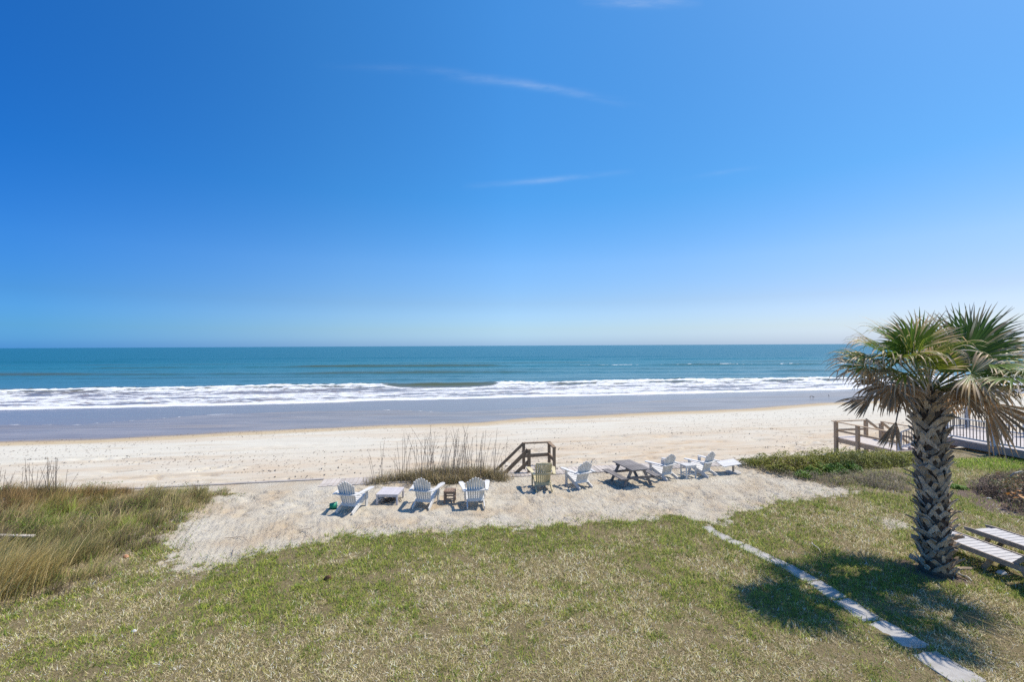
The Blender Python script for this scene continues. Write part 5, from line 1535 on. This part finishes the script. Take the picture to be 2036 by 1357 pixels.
shrub('dry_scrub', 'grey brown leafless scrub between the pale sand and the green shrub', 'scrub',
      [(1560, 946, .45, .20), (1600, 952, .5, .24), (1640, 956, .55, .26), (1680, 958, .6, .30), (1715, 962, .6, .32), (1745, 966, .6, .32), (1770, 972, .55, .30), (1720, 950, .6, .26), (1760, 950, .6, .26), (1520, 938, .35, .14), (1790, 960, .5, .25)],
      4200, (.02, .045), [(0.16, 0.16, 0.07), (0.22, 0.19, 0.13), (0.30, 0.25, 0.18), (0.22, 0.27, 0.06)], 8500, [(0.27, 0.21, 0.165), (0.42, 0.35, 0.29), (0.18, 0.14, 0.11), (0.30, 0.30, 0.12)])
shrub('ground_cover_plant', 'small bright green plant patch by the palm trunk before the brown mulch', 'plant',
      [(1893, 972, .22, .12), (1908, 974, .22, .10)], 700, (.04, .07), [(0.15, 0.27, 0.05), (0.22, 0.35, 0.08)], 0, bt)
shrub('bramble_heap', 'heap of dark brown vines with dead orange leaves on the mulch beside the bright grass', 'shrub',
      [(1998, 985, .8, .40), (2025, 995, .9, .50), (2050, 1000, .9, .55), (2080, 985, 1.0, .55), (2010, 965, .7, .35), (2040, 962, .8, .40), (1985, 975, .5, .22), (2040, 1018, .5, .35)],
      5200, (.035, .075), [(0.045, 0.035, 0.03), (0.10, 0.07, 0.05), (0.16, 0.115, 0.09), (0.09, 0.11, 0.03), (0.30, 0.16, 0.05)], 7000, [(0.20, 0.145, 0.11), (0.32, 0.24, 0.19), (0.10, 0.075, 0.06)])

# orange dead leaves on the heap, each its own
om = plant_mat('orange_leaf', .2)
for k in range(9):
    a, b_ = random.uniform(2003, 2034), random.uniform(976, 992)
    p = G(a, b_, .45); n_ = 1
    V, Q, T, C = leaf_cards(np.zeros((1, 3)), np.array([random.uniform(.10, .17)]), np.array([random.uniform(0, 6)]), np.array([random.uniform(-.3, .8)]), np.array([[.52, .24, .06]]))
    me = mesh_np('dead_leaf', V, [T], cols=C); me.materials.append(om)
    o = put('dead_leaf', me, None, p); tag(o, 'curled orange dead leaf, one of several caught together in the dark bramble heap', 'leaf', 'orange dead leaves on the bramble heap')

# ================================================================== litter
def flecks(x, y, z, size, cols):
    n_ = len(x)
    return leaf_cards(np.stack([x, y, z], 1), size, rng.uniform(0, 6.28, n_), rng.uniform(-.25, .25, n_), cols)
n_ = 42000
x = rng.uniform(-10.5, 13, n_); y = rng.uniform(8, 18, n_)
sd_ = poly_dist(x, y, SAND)
f = fbm(x / .9, y / .9, 3, 501)
k_ = (sd_ > -.1) & (uv(x, y)[1] < 16.4) & (rng.random(n_) < np.clip(.10 + .7 * sstep(.7, .0, sd_) + 1.1 * sstep(.52, .7, f) + .22 * sstep(3, 9, x), 0, 1))
x, y = x[k_], y[k_]; n_ = len(x)
c0 = colmix(rng.integers(0, 4, n_), [(0.12, 0.085, 0.06), (0.20, 0.15, 0.11), (0.30, 0.24, 0.18), (0.14, 0.14, 0.06)], .3)
bl = blades(np.stack([x, y, sand_height(x, y) + .004], 1), rng.uniform(0, 6.28, n_), rng.uniform(.02, .08, n_), rng.uniform(.006, .016, n_), rng.uniform(1.2, 1.55, n_), rng.uniform(1.35, 1.6, n_), 2, c0, c0)
o = build_np('leaf_litter', [bl], M['grass']); tag(o, 'dead grass bits and leaf crumbs strewn over the pale sand', 'litter', kind='stuff')
n_ = 17000
u = rng.uniform(-45, 45, n_); v = 17.6 + 26 * rng.random(n_) ** 1.6
f = fbm(u / 6, v / 1.3, 3, 511)
k_ = rng.random(n_) < sstep(.38, .60, f)
u, v = u[k_], v[k_]; x, y = xy(u, v); n_ = len(x)
c0 = colmix(rng.integers(0, 3, n_), [(0.14, 0.11, 0.085), (0.24, 0.19, 0.15), (0.34, 0.28, 0.23)], .3)
tu = rng.uniform(-35, 40, 4200); ti = rng.integers(0, len(TRACKS), 4200)
tv = np.array([k[0] for k in TRACKS])[ti]
tv = tv + 0.35 * (fbm(tu / 15 + tv, tu * 0 + tv, 2, 12) - 0.5) + 0.004 * tu + rng.normal(0, .09, 4200)
tk = rng.random(4200) < sstep(.35, .6, fbm(tu / 7 + ti * 9.1, tu * 0, 3, 520))
tx_, ty_ = xy(tu[tk], tv[tk]); tn = len(tx_)
tc_ = colmix(rng.integers(0, 3, tn), [(0.14, 0.11, 0.085), (0.24, 0.19, 0.15), (0.34, 0.28, 0.23)], .3)
o = build_np('beach_debris_shade', [flecks(tx_, ty_, beach_z(tx_, ty_) + .018, rng.uniform(.05, .12, tn), tc_), flecks(x, y, beach_z(x, y) + .018, rng.uniform(.05, .13, n_), c0)], M['grass']); tag(o, 'dark flecks in bands on the beach, seaweed crumbs and painted footprint shade', 'seaweed', kind='stuff')  # dark flecks stand for seaweed bits and for the shade in footprints

def stick(label, a, b_, r, mt='bleached', sag=.03, z=0.03, name='stick'):
    A_, B_2 = G(*a), G(*b_); c = (A_ + B_2) / 2
    q = MB(); n_ = 6
    d = (B_2 - A_); s_ = Vector((-d.y, d.x, 0)).normalized() * sag
    q.tube([A_ - c + d * (i / n_) + s_ * math.sin(math.pi * i / n_) + Vector((0, 0, .01 * math.sin(5 * i))) for i in range(n_ + 1)], [r * (1 - .5 * i / n_) for i in range(n_ + 1)], 5)
    o = q.build(name, M[mt]); o.location = (c.x, c.y, Z(c.x, c.y) + z); tag(o, label, 'stick'); return o
stick('pale bleached palm stem lying in the grass at the foot of the palm trunk', (1904, 1147), (1932, 1162), .022)
stick('short pale stick lying on the lawn between the path and the palm', (1614, 1086), (1632, 1104), .012)
stick('long thin curved brown twig lying on the pale sand near the dune grass', (447, 1073), (492, 1077), .008, 'twig', .12)
stick('thin brown twig on the pale sand just above the lawn edge', (592, 1058), (620, 1055), .008, 'twig', .05)
stick('thin forked twig lying across the raked sand below the dune grass tip', (462, 1108), (476, 1082), .006, 'twig', .05)
def lump(name, label, cat, px, py, s, mt, flat=.4, seed=1):
    rs = random.Random(seed); q = MB()
    ring = 7
    V = []
    for lv, (rr1, zz) in enumerate(((1.0, 0), (1.05, .35), (.6, .9))):
        for k in range(ring):
            a = 2 * math.pi * k / ring; r = rr1 * rs.uniform(.75, 1.2)
            V.append((math.cos(a) * r * s[0] / 2, math.sin(a) * r * s[1] / 2, zz * s[2] * rs.uniform(.8, 1.1)))
    q.v = V
    for lv in range(2):
        for k in range(ring):
            j = (k + 1) % ring; q.f.append((lv * ring + k, lv * ring + j, (lv + 1) * ring + j, (lv + 1) * ring + k))
    q.f.append(tuple(2 * ring + k for k in range(ring))); q.f.append(tuple(reversed(range(ring))))
    o = q.build(name, M[mt]); p = G(px, py); o.location = (p.x, p.y, Z(p.x, p.y) + .01); tag(o, label, cat); return o
lump('stone', 'pale angular stone lying in the shade under the nearest lounger', 'stone', 1991, 1147, (.20, .10, .07), 'white_scrap', seed=3)
lump('dead_leaf', 'dark curled dead leaf lying alone on the lawn below the sand', 'leaf', 653, 1157, (.17, .09, .07), 'dark_leaf', seed=5)
lump('paper_scrap', 'tiny white paper scrap on the lawn below the dune grass', 'paper', 267, 1262, (.10, .06, .03), 'white_scrap', seed=8)
lump('brick', 'orange terracotta brick half hidden at the foot of the dune grass', 'brick', 251, 1113, (.15, .10, .06), 'terracotta', seed=9)
lump('paper_scrap', 'small white scrap on the brown mulch by the bramble heap', 'paper', 1966, 995, (.14, .05, .03), 'white_scrap', seed=10)
# weathered board lying in the dune grass
o = MB(); o.box((0, 0, 0), (1.15, .10, .035)); o = o.build('board', M['plank']); p = G(22, 1066, .24); o.location = p; o.rotation_euler = (0, 0, R(-3)); tag(o, 'pale weathered board lying level among the dune grass', 'board')
q = MB(); q.box((-.3, 0, -.17), (.05, .05, .33)); 
# long vine stems over the bramble heap
q = MB(); P0 = [G(2008, 948, .3), G(2018, 941, .45), G(2030, 938, .5), G(2050, 941, .45)]
c = P0[0]; q.tube([p - c for p in P0], [.02, .022, .02, .012], 6); o = q.build('branch', M['bleached']); o.location = c; tag(o, 'pale bare branch arching over the top of the bramble heap', 'branch')

# shorebirds on the wet sand
def bird(px, py, label, rz):
    b = thing('shorebird', label, 'bird', group='shorebirds on the wet sand')
    q = MB()
    pr = [(-.11, .012), (-.07, .035), (0, .052), (.06, .042), (.10, .022), (.12, .008)]
    q.tube([(x_, 0, .13 + x_ * .25) for x_, r in pr], [r for x_, r in pr], 8)
    q.tube([(.08, 0, .15), (.10, 0, .19), (.125, 0, .205), (.155, 0, .20)], [.022, .018, .024, .012], 7)
    q.build('body', M['bird'], b, True)
    q = MB(); q.tube([(.15, 0, .202), (.20, 0, .195)], [.006, .002], 4); q.build('beak', M['driftwood'], b)
    for s in (-1, 1):
        q = MB(); q.tube([(0, s * .02, .11), (.01, s * .02, .05), (0, s * .02, 0), (.03, s * .02, .002)], .0045, 4); q.build('leg', M['driftwood'], b)
    p = G(px, py, -2.62); b.location = (p.x, p.y, float(beach_z(np.array([p.x]), np.array([p.y]))[0])); b.rotation_euler = (0, 0, rz); b.scale = (1.25,) * 3
bird(1611, 791, 'small shorebird on the wet sand, the one of the close pair farther from the palm', .4)
bird(1617, 791.5, 'small shorebird on the wet sand, the one of the close pair nearer the palm', 2.6)
bird(1648, 789, 'lone small shorebird on the wet sand near the breaking foam', 1.2)
